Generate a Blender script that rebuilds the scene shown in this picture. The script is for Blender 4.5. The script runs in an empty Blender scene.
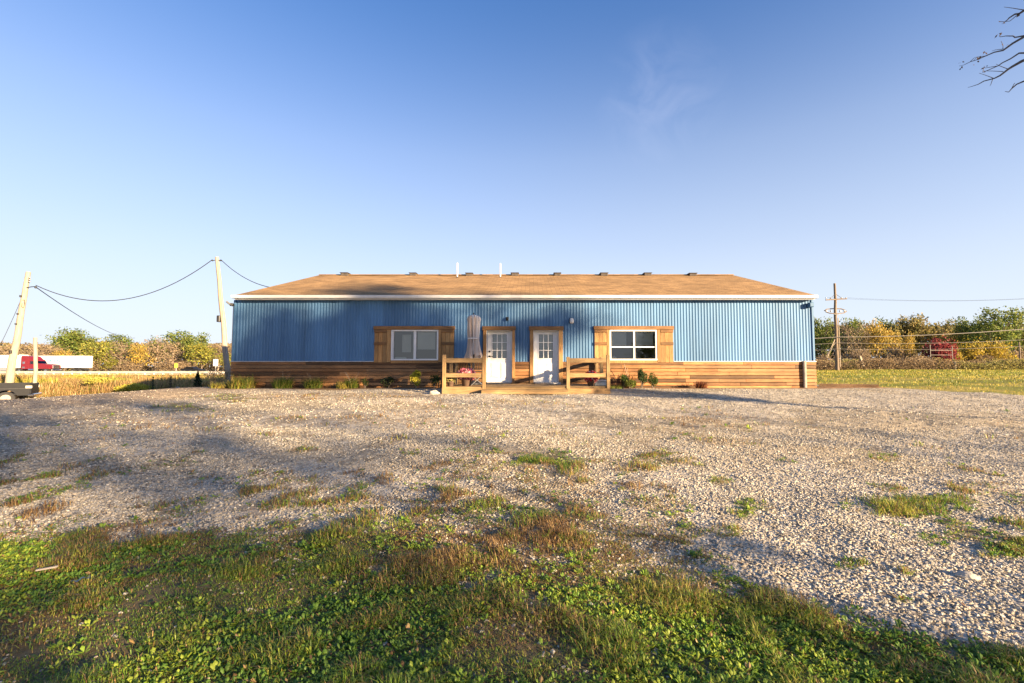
import bpy, math, random
import numpy as np
from mathutils import Vector

R = math.radians
S = bpy.context.scene
COL = S.collection
rnd = random.Random(7)
rng = np.random.default_rng(11)

# ------------------------------------------------------------------ camera, sky, sun, exposure
F, CX, CY, CAMZ, PITCH = 455.0, 530.0, 341.5, 1.45, R(3.2)
cam = bpy.data.cameras.new('camera'); cam_o = bpy.data.objects.new('camera', cam); COL.objects.link(cam_o)
cam.sensor_width = 36.0; cam.lens = F / 1024 * 36.0
cam.shift_x = -(CX - 512.0) / 1024.0
cam.clip_start = 0.05; cam.clip_end = 20000
cam_o.location = (0, 0, CAMZ); cam_o.rotation_euler = (R(90) + PITCH, 0, 0)
S.camera = cam_o

SUN_AZ, SUN_EL = R(52), R(11.5)          # azimuth of travel, measured from +Y towards -X
TR = Vector((-math.sin(SUN_AZ) * math.cos(SUN_EL), math.cos(SUN_AZ) * math.cos(SUN_EL), -math.sin(SUN_EL)))
W = bpy.data.worlds.new('World'); S.world = W; W.use_nodes = True
wn, wl = W.node_tree.nodes, W.node_tree.links
wn.clear()
w_out = wn.new('ShaderNodeOutputWorld'); w_bg = wn.new('ShaderNodeBackground')
sky = wn.new('ShaderNodeTexSky'); sky.sky_type = 'NISHITA'; sky.sun_disc = False
sky.sun_elevation = SUN_EL; sky.sun_rotation = math.pi - SUN_AZ   # sun stands at (+x, -y): behind the camera on the right
sky.altitude = 200; sky.air_density = 1.0; sky.dust_density = 0.6; sky.ozone_density = 3.0
w_bg.inputs['Strength'].default_value = 0.05
w_tc = wn.new('ShaderNodeTexCoord')
w_no = wn.new('ShaderNodeTexNoise'); w_no.inputs['Scale'].default_value = 11; w_no.inputs['Detail'].default_value = 7
w_no.inputs['Roughness'].default_value = 0.55; w_no.inputs['Distortion'].default_value = 0.8
w_ds = wn.new('ShaderNodeVectorMath'); w_ds.operation = 'DISTANCE'
cd = Vector(((664 - CX) / F, 1.0, (367 - 92) / F)).normalized()
w_ds.inputs[1].default_value = cd
w_m1 = wn.new('ShaderNodeMapRange'); w_m1.inputs[1].default_value = 0.01; w_m1.inputs[2].default_value = 0.135
w_m1.inputs[3].default_value = 1; w_m1.inputs[4].default_value = 0
w_m2 = wn.new('ShaderNodeMapRange'); w_m2.inputs[1].default_value = 0.40; w_m2.inputs[2].default_value = 0.75
w_mu = wn.new('ShaderNodeMath'); w_mu.operation = 'MULTIPLY'
w_mu2 = wn.new('ShaderNodeMath'); w_mu2.operation = 'MULTIPLY'; w_mu2.inputs[1].default_value = 0.14
w_mix = wn.new('ShaderNodeMixRGB'); w_mix.inputs[2].default_value = (5.2, 5.2, 6.0, 1)
w_tn = wn.new('ShaderNodeMixRGB'); w_tn.blend_type = 'MULTIPLY'; w_tn.inputs[0].default_value = 1; w_tn.inputs[2].default_value = (1.11, 0.935, 1.12, 1)
w_d1 = wn.new('ShaderNodeVectorMath'); w_d1.operation = 'SCALE'; w_d1.inputs['Scale'].default_value = 1 / 6
w_ga = wn.new('ShaderNodeGamma'); w_ga.inputs[1].default_value = 0.85
w_d2 = wn.new('ShaderNodeVectorMath'); w_d2.operation = 'SCALE'; w_d2.inputs['Scale'].default_value = 6.0
wl.new(sky.outputs[0], w_d1.inputs[0]); wl.new(w_d1.outputs[0], w_ga.inputs[0]); wl.new(w_ga.outputs[0], w_d2.inputs[0])
w_hs = wn.new('ShaderNodeHueSaturation'); w_hs.inputs['Saturation'].default_value = 1.25
wl.new(w_tc.outputs['Generated'], w_no.inputs['Vector']); wl.new(w_tc.outputs['Generated'], w_ds.inputs[0])
wl.new(w_ds.outputs['Value'], w_m1.inputs[0]); wl.new(w_no.outputs['Fac'], w_m2.inputs[0])
wl.new(w_m1.outputs[0], w_mu.inputs[0]); wl.new(w_m2.outputs[0], w_mu.inputs[1]); wl.new(w_mu.outputs[0], w_mu2.inputs[0])
wl.new(w_d2.outputs[0], w_hs.inputs['Color']); wl.new(w_hs.outputs[0], w_tn.inputs[1])
w_sx = wn.new('ShaderNodeSeparateXYZ'); wl.new(w_tc.outputs['Generated'], w_sx.inputs[0])
w_hz = wn.new('ShaderNodeValToRGB'); w_hz.color_ramp.interpolation = 'B_SPLINE'      # pale morning haze low in the sky
w_hz.color_ramp.elements[0].color = (.95, .95, .95, 1); w_hz.color_ramp.elements[1].position = .66; w_hz.color_ramp.elements[1].color = (0, 0, 0, 1)
for p_, v_ in ((.12, .84), (.25, .58), (.42, .28), (.54, .10)): w_hz.color_ramp.elements.new(p_).color = (v_, v_, v_, 1)
wl.new(w_sx.outputs['Z'], w_hz.inputs[0])
w_pm = wn.new('ShaderNodeMixRGB'); w_pm.inputs[2].default_value = (3.75, 4.1, 4.55, 1)
wl.new(w_hz.outputs[0], w_pm.inputs[0]); wl.new(w_tn.outputs[0], w_pm.inputs[1]); wl.new(w_pm.outputs[0], w_mix.inputs[1]); wl.new(w_mu2.outputs[0], w_mix.inputs[0])
wl.new(w_mix.outputs[0], w_bg.inputs['Color']); wl.new(w_bg.outputs[0], w_out.inputs[0])

sun = bpy.data.lights.new('sun', 'SUN'); sun_o = bpy.data.objects.new('sun', sun); COL.objects.link(sun_o)
sun.energy = 5.0; sun.angle = R(0.53); sun.color = (1.0, 0.74, 0.45)
sun_o.rotation_euler = TR.to_track_quat('-Z', 'Y').to_euler(); sun_o.location = (20, -20, 30)

vs = S.view_settings
vs.view_transform = 'Standard'; vs.look = 'None'; vs.gamma = 1; vs.use_curve_mapping = False
vs.exposure = 2.2
S.cycles.max_bounces = 6; S.cycles.transparent_max_bounces = 12

# ------------------------------------------------------------------ measuring
def at(px, py, Y):
    v = (CY - py) / F; x = (px - CX) / F
    d = math.cos(PITCH) - v * math.sin(PITCH)
    return Vector((x / d * Y, Y, CAMZ + Y * (math.sin(PITCH) + v * math.cos(PITCH)) / d))

def project(X, Y, Z):
    dz = Z - CAMZ
    fw = Y * math.cos(PITCH) + dz * math.sin(PITCH); up = -Y * math.sin(PITCH) + dz * math.cos(PITCH)
    fw = np.maximum(fw, 1e-3)
    return CX + F * X / fw, CY - F * up / fw

def sst(a, b, x):
    t = np.clip((np.asarray(x, float) - a) / (b - a), 0, 1)
    return t * t * (3 - 2 * t)

_perm = np.random.default_rng(3).random((256, 256))
def vnoise(x, y):
    x = np.asarray(x, float); y = np.asarray(y, float)
    xi = np.floor(x).astype(int); yi = np.floor(y).astype(int)
    fx = x - xi; fy = y - yi; fx = fx * fx * (3 - 2 * fx); fy = fy * fy * (3 - 2 * fy)
    a = _perm[xi & 255, yi & 255]; b = _perm[(xi + 1) & 255, yi & 255]
    c = _perm[xi & 255, (yi + 1) & 255]; d = _perm[(xi + 1) & 255, (yi + 1) & 255]
    return (a * (1 - fx) + b * fx) * (1 - fy) + (c * (1 - fx) + d * fx) * fy
def fbm(x, y, o=4):
    s = 0; a = 0.5; t = 0
    for k in range(o):
        s = s + a * vnoise(x * 2 ** k + 17 * k, y * 2 ** k + 31 * k); t += a; a *= 0.55
    return s / t

def gz(X, Y):
    """height of the ground"""
    X = np.asarray(X, float); Y = np.asarray(Y, float)
    z = 0.72 * sst(-1, 17, Y) * 0.35 + 0.65 * np.clip(Y * 0.0465, -0.25, 0.72)
    L = sst(-10.5, -20, X) * sst(7, 17, Y)
    z = z * (1 - L) + 0.05 * L
    z = z + (0.28 * sst(22, 60, Y)) * sst(5, 12, X)
    B = sst(28.5, 40, Y) * (1 - sst(5, 12, X)); z = z * (1 - B) + (-0.12) * B
    z = z - 0.8 * sst(19.3, 22.0, Y) * (1 - sst(30, 34, Y)) * sst(-21.5, -24.5, X)
    near = 1 - sst(14, 30, np.hypot(X, Y))
    pad = 1 - ((X > -10.8) & (X < 10.4) & (Y > 15.2) & (Y < 29))
    z = z + (fbm(X * 0.8, Y * 0.8, 4) - 0.5) * 0.10 * near * pad + (fbm(X * .15 + 9, Y * .15, 3) - .5) * 0.22 * sst(3, 8, np.hypot(X, Y)) * pad * (1 - sst(60, 90, Y))
    return z
def g1(X, Y): return float(gz(X, Y))

# ------------------------------------------------------------------ materials
def new_mat(name):
    m = bpy.data.materials.new(name); m.use_nodes = True
    return m, m.node_tree.nodes, m.node_tree.links, m.node_tree.nodes['Principled BSDF']

def ramp(n, stops):
    r = n.new('ShaderNodeValToRGB')
    while len(r.color_ramp.elements) < len(stops): r.color_ramp.elements.new(0.5)
    for e, (p, c) in zip(r.color_ramp.elements, stops): e.position = p; e.color = (*c, 1)
    return r

def mat_simple(name, c, rough=0.6, metal=0.0, var=0.12, scale=8, bump=0.0, bscale=40, spec=0.5, attr=False, stretch=(1, 1, 1), dirt=None):
    """colour with procedural mottling; attr multiplies by the vertex colour 'col'"""
    m, n, l, b = new_mat(name)
    tc = n.new('ShaderNodeTexCoord'); mp = n.new('ShaderNodeMapping'); mp.inputs['Scale'].default_value = stretch
    l.new(tc.outputs['Object'], mp.inputs[0])
    no = n.new('ShaderNodeTexNoise'); no.inputs['Scale'].default_value = scale; no.inputs['Detail'].default_value = 6
    l.new(mp.outputs[0], no.inputs['Vector'])
    lo = tuple(max(0, x * (1 - var * 1.6)) for x in c); hi = tuple(min(1, x * (1 + var * 1.6)) for x in c)
    rp = ramp(n, [(0.3, lo if dirt is None else dirt), (0.5, c), (0.72, hi)])
    l.new(no.outputs['Fac'], rp.inputs[0])
    out = rp.outputs[0]
    if attr:
        at_ = n.new('ShaderNodeAttribute'); at_.attribute_name = 'col'
        mx = n.new('ShaderNodeMixRGB'); mx.blend_type = 'MULTIPLY'; mx.inputs[0].default_value = 1
        l.new(out, mx.inputs[1]); l.new(at_.outputs['Color'], mx.inputs[2]); out = mx.outputs[0]
    l.new(out, b.inputs['Base Color'])
    b.inputs['Roughness'].default_value = rough; b.inputs['Metallic'].default_value = metal
    b.inputs['Specular IOR Level'].default_value = spec
    if bump:
        n2 = n.new('ShaderNodeTexNoise'); n2.inputs['Scale'].default_value = bscale; n2.inputs['Detail'].default_value = 5
        l.new(mp.outputs[0], n2.inputs['Vector'])
        bp = n.new('ShaderNodeBump'); bp.inputs['Strength'].default_value = bump; bp.inputs['Distance'].default_value = 0.02
        l.new(n2.outputs['Fac'], bp.inputs['Height']); l.new(bp.outputs[0], b.inputs['Normal'])
    return m

def mat_leaf(name, transl=0.35, rough=0.6, gloss=0.25):
    m, n, l, b = new_mat(name)
    a = n.new('ShaderNodeAttribute'); a.attribute_name = 'col'
    l.new(a.outputs['Color'], b.inputs['Base Color']); b.inputs['Roughness'].default_value = rough
    b.inputs['Specular IOR Level'].default_value = gloss
    t = n.new('ShaderNodeBsdfTranslucent'); mx = n.new('ShaderNodeMixShader'); mx.inputs[0].default_value = transl
    hs = n.new('ShaderNodeHueSaturation'); hs.inputs['Value'].default_value = 1.5; l.new(a.outputs['Color'], hs.inputs['Color'])
    l.new(hs.outputs[0], t.inputs[0])
    l.new(b.outputs[0], mx.inputs[1]); l.new(t.outputs[0], mx.inputs[2]); l.new(mx.outputs[0], n['Material Output'].inputs[0])
    return m

def mat_glass(name, tint=(0.62, 0.67, 0.67)):
    m, n, l, b = new_mat(name); n.remove(b)
    tr = n.new('ShaderNodeBsdfTransparent'); tr.inputs[0].default_value = (*tint, 1)
    gl = n.new('ShaderNodeBsdfGlossy'); gl.inputs['Roughness'].default_value = 0.03
    no = n.new('ShaderNodeTexNoise'); no.inputs['Scale'].default_value = 1.5
    bp = n.new('ShaderNodeBump'); bp.inputs['Strength'].default_value = 0.06; l.new(no.outputs['Fac'], bp.inputs['Height']); l.new(bp.outputs[0], gl.inputs['Normal'])
    lw = n.new('ShaderNodeLayerWeight'); lw.inputs[0].default_value = 0.25
    mr = n.new('ShaderNodeMapRange'); mr.inputs[3].default_value = 0.10; mr.inputs[4].default_value = 1.0
    l.new(lw.outputs['Fresnel'], mr.inputs[0])
    mx = n.new('ShaderNodeMixShader'); l.new(mr.outputs[0], mx.inputs[0]); l.new(tr.outputs[0], mx.inputs[1]); l.new(gl.outputs[0], mx.inputs[2])
    l.new(mx.outputs[0], n['Material Output'].inputs[0])
    return m

def mat_wood(name, c, dark, rough=0.65, along='X'):
    """grain running along one axis, knots and weathering, tinted per board by the vertex colour 'col'"""
    m, n, l, b = new_mat(name)
    tc = n.new('ShaderNodeTexCoord'); mp = n.new('ShaderNodeMapping')
    mp.inputs['Scale'].default_value = {'X': (1.2, 14, 14), 'Z': (14, 14, 1.2), 'Y': (14, 1.2, 14)}[along]
    l.new(tc.outputs['Object'], mp.inputs[0])
    no = n.new('ShaderNodeTexNoise'); no.inputs['Scale'].default_value = 3; no.inputs['Detail'].default_value = 8; no.inputs['Roughness'].default_value = 0.65
    l.new(mp.outputs[0], no.inputs['Vector'])
    rp = ramp(n, [(0.28, dark), (0.5, c), (0.75, tuple(min(1, x * 1.35) for x in c))])
    l.new(no.outputs['Fac'], rp.inputs[0])
    a = n.new('ShaderNodeAttribute'); a.attribute_name = 'col'
    mx = n.new('ShaderNodeMixRGB'); mx.blend_type = 'MULTIPLY'; mx.inputs[0].default_value = 1
    l.new(rp.outputs[0], mx.inputs[1]); l.new(a.outputs['Color'], mx.inputs[2])
    st = n.new('ShaderNodeTexNoise'); st.inputs['Scale'].default_value = 1.3; st.inputs['Detail'].default_value = 4
    l.new(tc.outputs['Object'], st.inputs['Vector'])
    mr = n.new('ShaderNodeMapRange'); mr.inputs[1].default_value = 0.35; mr.inputs[2].default_value = 0.65; mr.inputs[3].default_value = 0.72; mr.inputs[4].default_value = 1.1
    l.new(st.outputs['Fac'], mr.inputs[0])
    m2 = n.new('ShaderNodeMixRGB'); m2.blend_type = 'MULTIPLY'; m2.inputs[0].default_value = 1
    l.new(mx.outputs[0], m2.inputs[1]); l.new(mr.outputs[0], m2.inputs[2])
    l.new(m2.outputs[0], b.inputs['Base Color']); b.inputs['Roughness'].default_value = rough
    b.inputs['Specular IOR Level'].default_value = 0.3
    bp = n.new('ShaderNodeBump'); bp.inputs['Strength'].default_value = 0.35; bp.inputs['Distance'].default_value = 0.01
    l.new(no.outputs['Fac'], bp.inputs['Height']); l.new(bp.outputs[0], b.inputs['Normal'])
    return m

M = {}
M['leaf'] = mat_leaf('leaf'); M['grass'] = mat_leaf('grass_blade', 0.35, 0.5, 0.35); M['petal'] = mat_leaf('petal', 0.3)
M['bark'] = mat_simple('bark', (0.13, 0.10, 0.075), 0.9, var=0.3, scale=6, bump=0.6, bscale=18, stretch=(3, 3, 0.6))
M['twig'] = mat_simple('twig', (0.28, 0.215, 0.155), 0.9, var=0.2)
M['dark_bark'] = mat_simple('dark_bark', (0.06, 0.05, 0.045), 0.9, var=0.3)
M['blue_steel'] = mat_simple('blue_painted_steel', (0.060, 0.148, 0.278), 0.55, var=0.13, scale=1.3, spec=0.3, stretch=(1.5, 1, 0.3), bump=0.04, bscale=3, attr=True)
M['white'] = mat_simple('white_paint', (0.62, 0.62, 0.61), 0.45, var=0.05, scale=5)
M['galv'] = mat_simple('galvanised', (0.33, 0.31, 0.29), 0.5, 0.3, var=0.15)
M['grey_metal'] = mat_simple('grey_metal', (0.38, 0.38, 0.39), 0.45, 0.5, var=0.12)
M['dark_metal'] = mat_simple('dark_metal', (0.03, 0.03, 0.032), 0.5, 0.3, var=0.1)
M['black'] = mat_simple('black_plastic', (0.02, 0.02, 0.022), 0.5, var=0.15)
M['old_grey'] = mat_simple('weathered_grey', (0.26, 0.23, 0.20), 0.7, var=0.15)
M['rubber'] = mat_simple('rubber', (0.022, 0.022, 0.023), 0.85, var=0.2, bump=0.2)
M['plank'] = mat_wood('wainscot_board', (0.26, 0.13, 0.052), (0.10, 0.045, 0.02))
M['cedar'] = mat_wood('cedar_board', (0.33, 0.18, 0.066), (0.16, 0.075, 0.028), along='Z')
M['cedar_x'] = mat_wood('cedar_board_level', (0.25, 0.13, 0.05), (0.12, 0.055, 0.024), along='X')
M['deck_x'] = mat_wood('treated_lumber', (0.275, 0.175, 0.08), (0.13, 0.078, 0.036), along='X')
M['deck_z'] = mat_wood('treated_post', (0.285, 0.185, 0.085), (0.14, 0.083, 0.038), along='Z')
M['deck_y'] = mat_wood('treated_joist', (0.33, 0.22, 0.105), (0.19, 0.115, 0.055), along='Y')
M['old_wood'] = mat_wood('weathered_timber', (0.33, 0.235, 0.14), (0.16, 0.11, 0.07), 0.85)
M['pole_pale'] = mat_simple('sun_bleached_pole', (0.31, 0.255, 0.19), 0.85, var=0.16, scale=3, stretch=(6, 6, 0.5), bump=0.3)
M['pole_brown'] = mat_simple('brown_pole', (0.16, 0.12, 0.085), 0.85, var=0.25, scale=3, stretch=(6, 6, 0.5), bump=0.3)
M['glass'] = mat_glass('window_glass'); M['dark_glass'] = mat_glass('vehicle_glass', (0.12, 0.13, 0.14))
M['blind'] = mat_simple('blind', (0.50, 0.47, 0.42), 0.8, var=0.05, scale=2)
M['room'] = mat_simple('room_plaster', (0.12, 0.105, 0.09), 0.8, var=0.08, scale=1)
M['fabric'] = mat_simple('umbrella_fabric', (0.62, 0.58, 0.53), 0.9, var=0.10, scale=3, attr=True)
M['red_paint'] = mat_simple('red_paint', (0.15, 0.012, 0.02), 0.35, var=0.08)
M['navy_paint'] = mat_simple('dark_truck_paint', (0.008, 0.009, 0.012), 0.45, var=0.1, spec=0.25)
M['chrome'] = mat_simple('chrome', (0.7, 0.7, 0.7), 0.15, 1.0, var=0.03)
M['teal'] = mat_simple('teal_print', (0.04, 0.36, 0.34), 0.5, var=0.05)
M['red_lens'] = mat_simple('red_lens', (0.45, 0.03, 0.02), 0.25, var=0.05)
M['yellow'] = mat_simple('yellow_sign', (0.62, 0.42, 0.05), 0.5, var=0.05)
M['asphalt'] = mat_simple('asphalt', (0.14, 0.135, 0.125), 0.9, var=0.15, scale=2, bump=0.2)
M['concrete'] = mat_simple('concrete', (0.42, 0.38, 0.32), 0.9, var=0.15, scale=3, bump=0.2)
M['stone_white'] = mat_simple('pale_stone', (0.36, 0.33, 0.28), 0.85, var=0.12, scale=9, bump=0.4)
M['stone'] = mat_simple('crushed_stone', (0.95, 0.95, 0.95), 0.9, var=0.14, scale=60, attr=True, bump=0.3, bscale=160)
M['terracotta'] = mat_simple('plant_tub', (0.16, 0.10, 0.07), 0.8, var=0.15)
M['plastic_grey'] = mat_simple('pale_plastic', (0.30, 0.33, 0.35), 0.5, var=0.05)
M['wire'] = mat_simple('wire_black', (0.03, 0.03, 0.035), 0.6, var=0.1)
M['wire_pale'] = mat_simple('wire_pale', (0.25, 0.23, 0.21), 0.55, 0.2, var=0.06)

def mat_roof():
    m, n, l, b = new_mat('brown_shingles')
    tc = n.new('ShaderNodeTexCoord'); mp = n.new('ShaderNodeMapping'); l.new(tc.outputs['Object'], mp.inputs[0])
    br = n.new('ShaderNodeTexBrick'); br.inputs['Scale'].default_value = 1.0
    br.inputs['Brick Width'].default_value = 0.33; br.inputs['Row Height'].default_value = 0.14; br.inputs['Mortar Size'].default_value = 0.006
    br.inputs['Color1'].default_value = (0.35, 0.22, 0.10, 1); br.inputs['Color2'].default_value = (0.22, 0.135, 0.062, 1); br.inputs['Mortar'].default_value = (0.09, 0.05, 0.03, 1)
    l.new(mp.outputs[0], br.inputs['Vector'])
    no = n.new('ShaderNodeTexNoise'); no.inputs['Scale'].default_value = 0.9; no.inputs['Detail'].default_value = 6; l.new(tc.outputs['Object'], no.inputs['Vector'])
    mr = n.new('ShaderNodeMapRange'); mr.inputs[1].default_value = 0.3; mr.inputs[2].default_value = 0.7; mr.inputs[3].default_value = 0.8; mr.inputs[4].default_value = 1.2
    l.new(no.outputs['Fac'], mr.inputs[0])
    n3 = n.new('ShaderNodeTexNoise'); n3.inputs['Scale'].default_value = 120; l.new(tc.outputs['Object'], n3.inputs['Vector'])
    mx = n.new('ShaderNodeMixRGB'); mx.blend_type = 'MULTIPLY'; mx.inputs[0].default_value = 1
    l.new(br.outputs['Color'], mx.inputs[1]); l.new(mr.outputs[0], mx.inputs[2]); l.new(mx.outputs[0], b.inputs['Base Color'])
    b.inputs['Roughness'].default_value = 0.95; b.inputs['Specular IOR Level'].default_value = 0.2
    bp = n.new('ShaderNodeBump'); bp.inputs['Strength'].default_value = 0.5; bp.inputs['Distance'].default_value = 0.01
    l.new(n3.outputs['Fac'], bp.inputs['Height']); l.new(bp.outputs[0], b.inputs['Normal'])
    return m
M['roof'] = mat_roof()

def mat_ground():
    m, n, l, b = new_mat('ground')
    tc = n.new('ShaderNodeTexCoord')
    a = n.new('ShaderNodeAttribute'); a.attribute_name = 'col'
    ga = n.new('ShaderNodeAttribute'); ga.attribute_name = 'gravel'
    v1 = n.new('ShaderNodeTexVoronoi'); v1.inputs['Scale'].default_value = 42; v1.inputs['Randomness'].default_value = 1
    v2 = n.new('ShaderNodeTexVoronoi'); v2.inputs['Scale'].default_value = 11
    for v in (v1, v2): l.new(tc.outputs['Object'], v.inputs['Vector'])
    sp = n.new('ShaderNodeSeparateColor'); l.new(v1.outputs['Color'], sp.inputs[0])
    sp2 = n.new('ShaderNodeSeparateColor'); l.new(v2.outputs['Color'], sp2.inputs[0])
    ad = n.new('ShaderNodeMath'); ad.operation = 'ADD'; l.new(sp.outputs[0], ad.inputs[0]); l.new(sp2.outputs[1], ad.inputs[1])
    rp = ramp(n, [(0.1, (0.34, 0.32, 0.30)), (0.5, (1.0, 0.98, 0.95)), (0.95, (1.5, 1.47, 1.41))])
    hv = n.new('ShaderNodeMath'); hv.operation = 'MULTIPLY'; hv.inputs[1].default_value = 0.5; l.new(ad.outputs[0], hv.inputs[0]); l.new(hv.outputs[0], rp.inputs[0])
    no = n.new('ShaderNodeTexNoise'); no.inputs['Scale'].default_value = 9; no.inputs['Detail'].default_value = 8; no.inputs['Roughness'].default_value = 0.7
    l.new(tc.outputs['Object'], no.inputs['Vector'])
    rp2 = ramp(n, [(0.3, (0.55, 0.52, 0.48)), (0.5, (1, 1, 1)), (0.72, (1.45, 1.4, 1.25))]); l.new(no.outputs['Fac'], rp2.inputs[0])
    mf = n.new('ShaderNodeMixRGB'); l.new(ga.outputs['Fac'], mf.inputs[0]); l.new(rp2.outputs[0], mf.inputs[1]); l.new(rp.outputs[0], mf.inputs[2])
    mx = n.new('ShaderNodeMixRGB'); mx.blend_type = 'MULTIPLY'; mx.inputs[0].default_value = 1
    l.new(a.outputs['Color'], mx.inputs[1]); l.new(mf.outputs[0], mx.inputs[2]); l.new(mx.outputs[0], b.inputs['Base Color'])
    b.inputs['Roughness'].default_value = 0.95; b.inputs['Specular IOR Level'].default_value = 0.15
    # height: stones on the gravel, crumbs on the soil
    iv = n.new('ShaderNodeMath'); iv.operation = 'SUBTRACT'; iv.inputs[0].default_value = 1; l.new(v1.outputs['Distance'], iv.inputs[1])
    hm = n.new('ShaderNodeMath'); hm.operation = 'MULTIPLY'; l.new(iv.outputs[0], hm.inputs[0]); l.new(sp.outputs[1], hm.inputs[1])
    hx = n.new('ShaderNodeMix'); hx.data_type = 'FLOAT'
    l.new(ga.outputs['Fac'], hx.inputs[0]); l.new(no.outputs['Fac'], hx.inputs[2]); l.new(hm.outputs[0], hx.inputs[3])
    bp = n.new('ShaderNodeBump'); bp.inputs['Strength'].default_value = 1.0; bp.inputs['Distance'].default_value = 0.028
    l.new(hx.outputs[0], bp.inputs['Height']); l.new(bp.outputs[0], b.inputs['Normal'])
    return m
M['ground'] = mat_ground()

# ------------------------------------------------------------------ object helpers
def link(o, parent=None):
    COL.objects.link(o)
    if parent is not None: o.parent = parent
    return o
def tag(o, label=None, cat=None, group=None, kind=None):
    if label: o['label'] = label
    if cat: o['category'] = cat
    if group: o['group'] = group
    if kind: o['kind'] = kind
    return o
def thing(name, loc, label, cat, group=None, rz=0):
    o = bpy.data.objects.new(name, None); link(o); o.location = loc; o.rotation_euler = (0, 0, rz); o.empty_display_size = 0.2
    return tag(o, label, cat, group)
def copy_thing(o, loc=None, label=None, group=None, rz=None, scale=None):
    c = o.copy(); COL.objects.link(c)
    for ch in o.children:
        k = ch.copy(); COL.objects.link(k); k.parent = c
        for s in ch.children:
            q = s.copy(); COL.objects.link(q); q.parent = k
    if loc is not None: c.location = loc
    if rz is not None: c.rotation_euler = (0, 0, rz)
    if scale is not None: c.scale = scale
    if label: c['label'] = label
    if group: c['group'] = group
    return c

def np_mesh(name, V, polys, mat, cols=None, smooth=False, parent=None, mats=None):
    """V (n,3); polys: list of int arrays (m,k)"""
    me = bpy.data.meshes.new(name)
    V = np.asarray(V, np.float32)
    polys = [np.asarray(p, np.int32) for p in polys if len(p)]
    nl = sum(p.size for p in polys); npoly = sum(len(p) for p in polys)
    me.vertices.add(len(V)); me.vertices.foreach_set('co', V.ravel())
    me.loops.add(nl); me.polygons.add(npoly)
    me.loops.foreach_set('vertex_index', np.concatenate([p.ravel() for p in polys]))
    tot = np.concatenate([np.full(len(p), p.shape[1], np.int32) for p in polys])
    me.polygons.foreach_set('loop_start', np.concatenate([[0], np.cumsum(tot)[:-1]]).astype(np.int32))
    me.polygons.foreach_set('loop_total', tot)
    me.polygons.foreach_set('use_smooth', np.full(npoly, smooth, bool))
    if cols is not None:
        c = np.ones((len(V), 4), np.float32); c[:, :3] = cols
        a = me.color_attributes.new('col', 'FLOAT_COLOR', 'POINT'); a.data.foreach_set('color', c.ravel())
    me.update(calc_edges=True); me.validate()
    me.materials.append(mat)
    o = bpy.data.objects.new(name, me)
    return link(o, parent)

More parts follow.
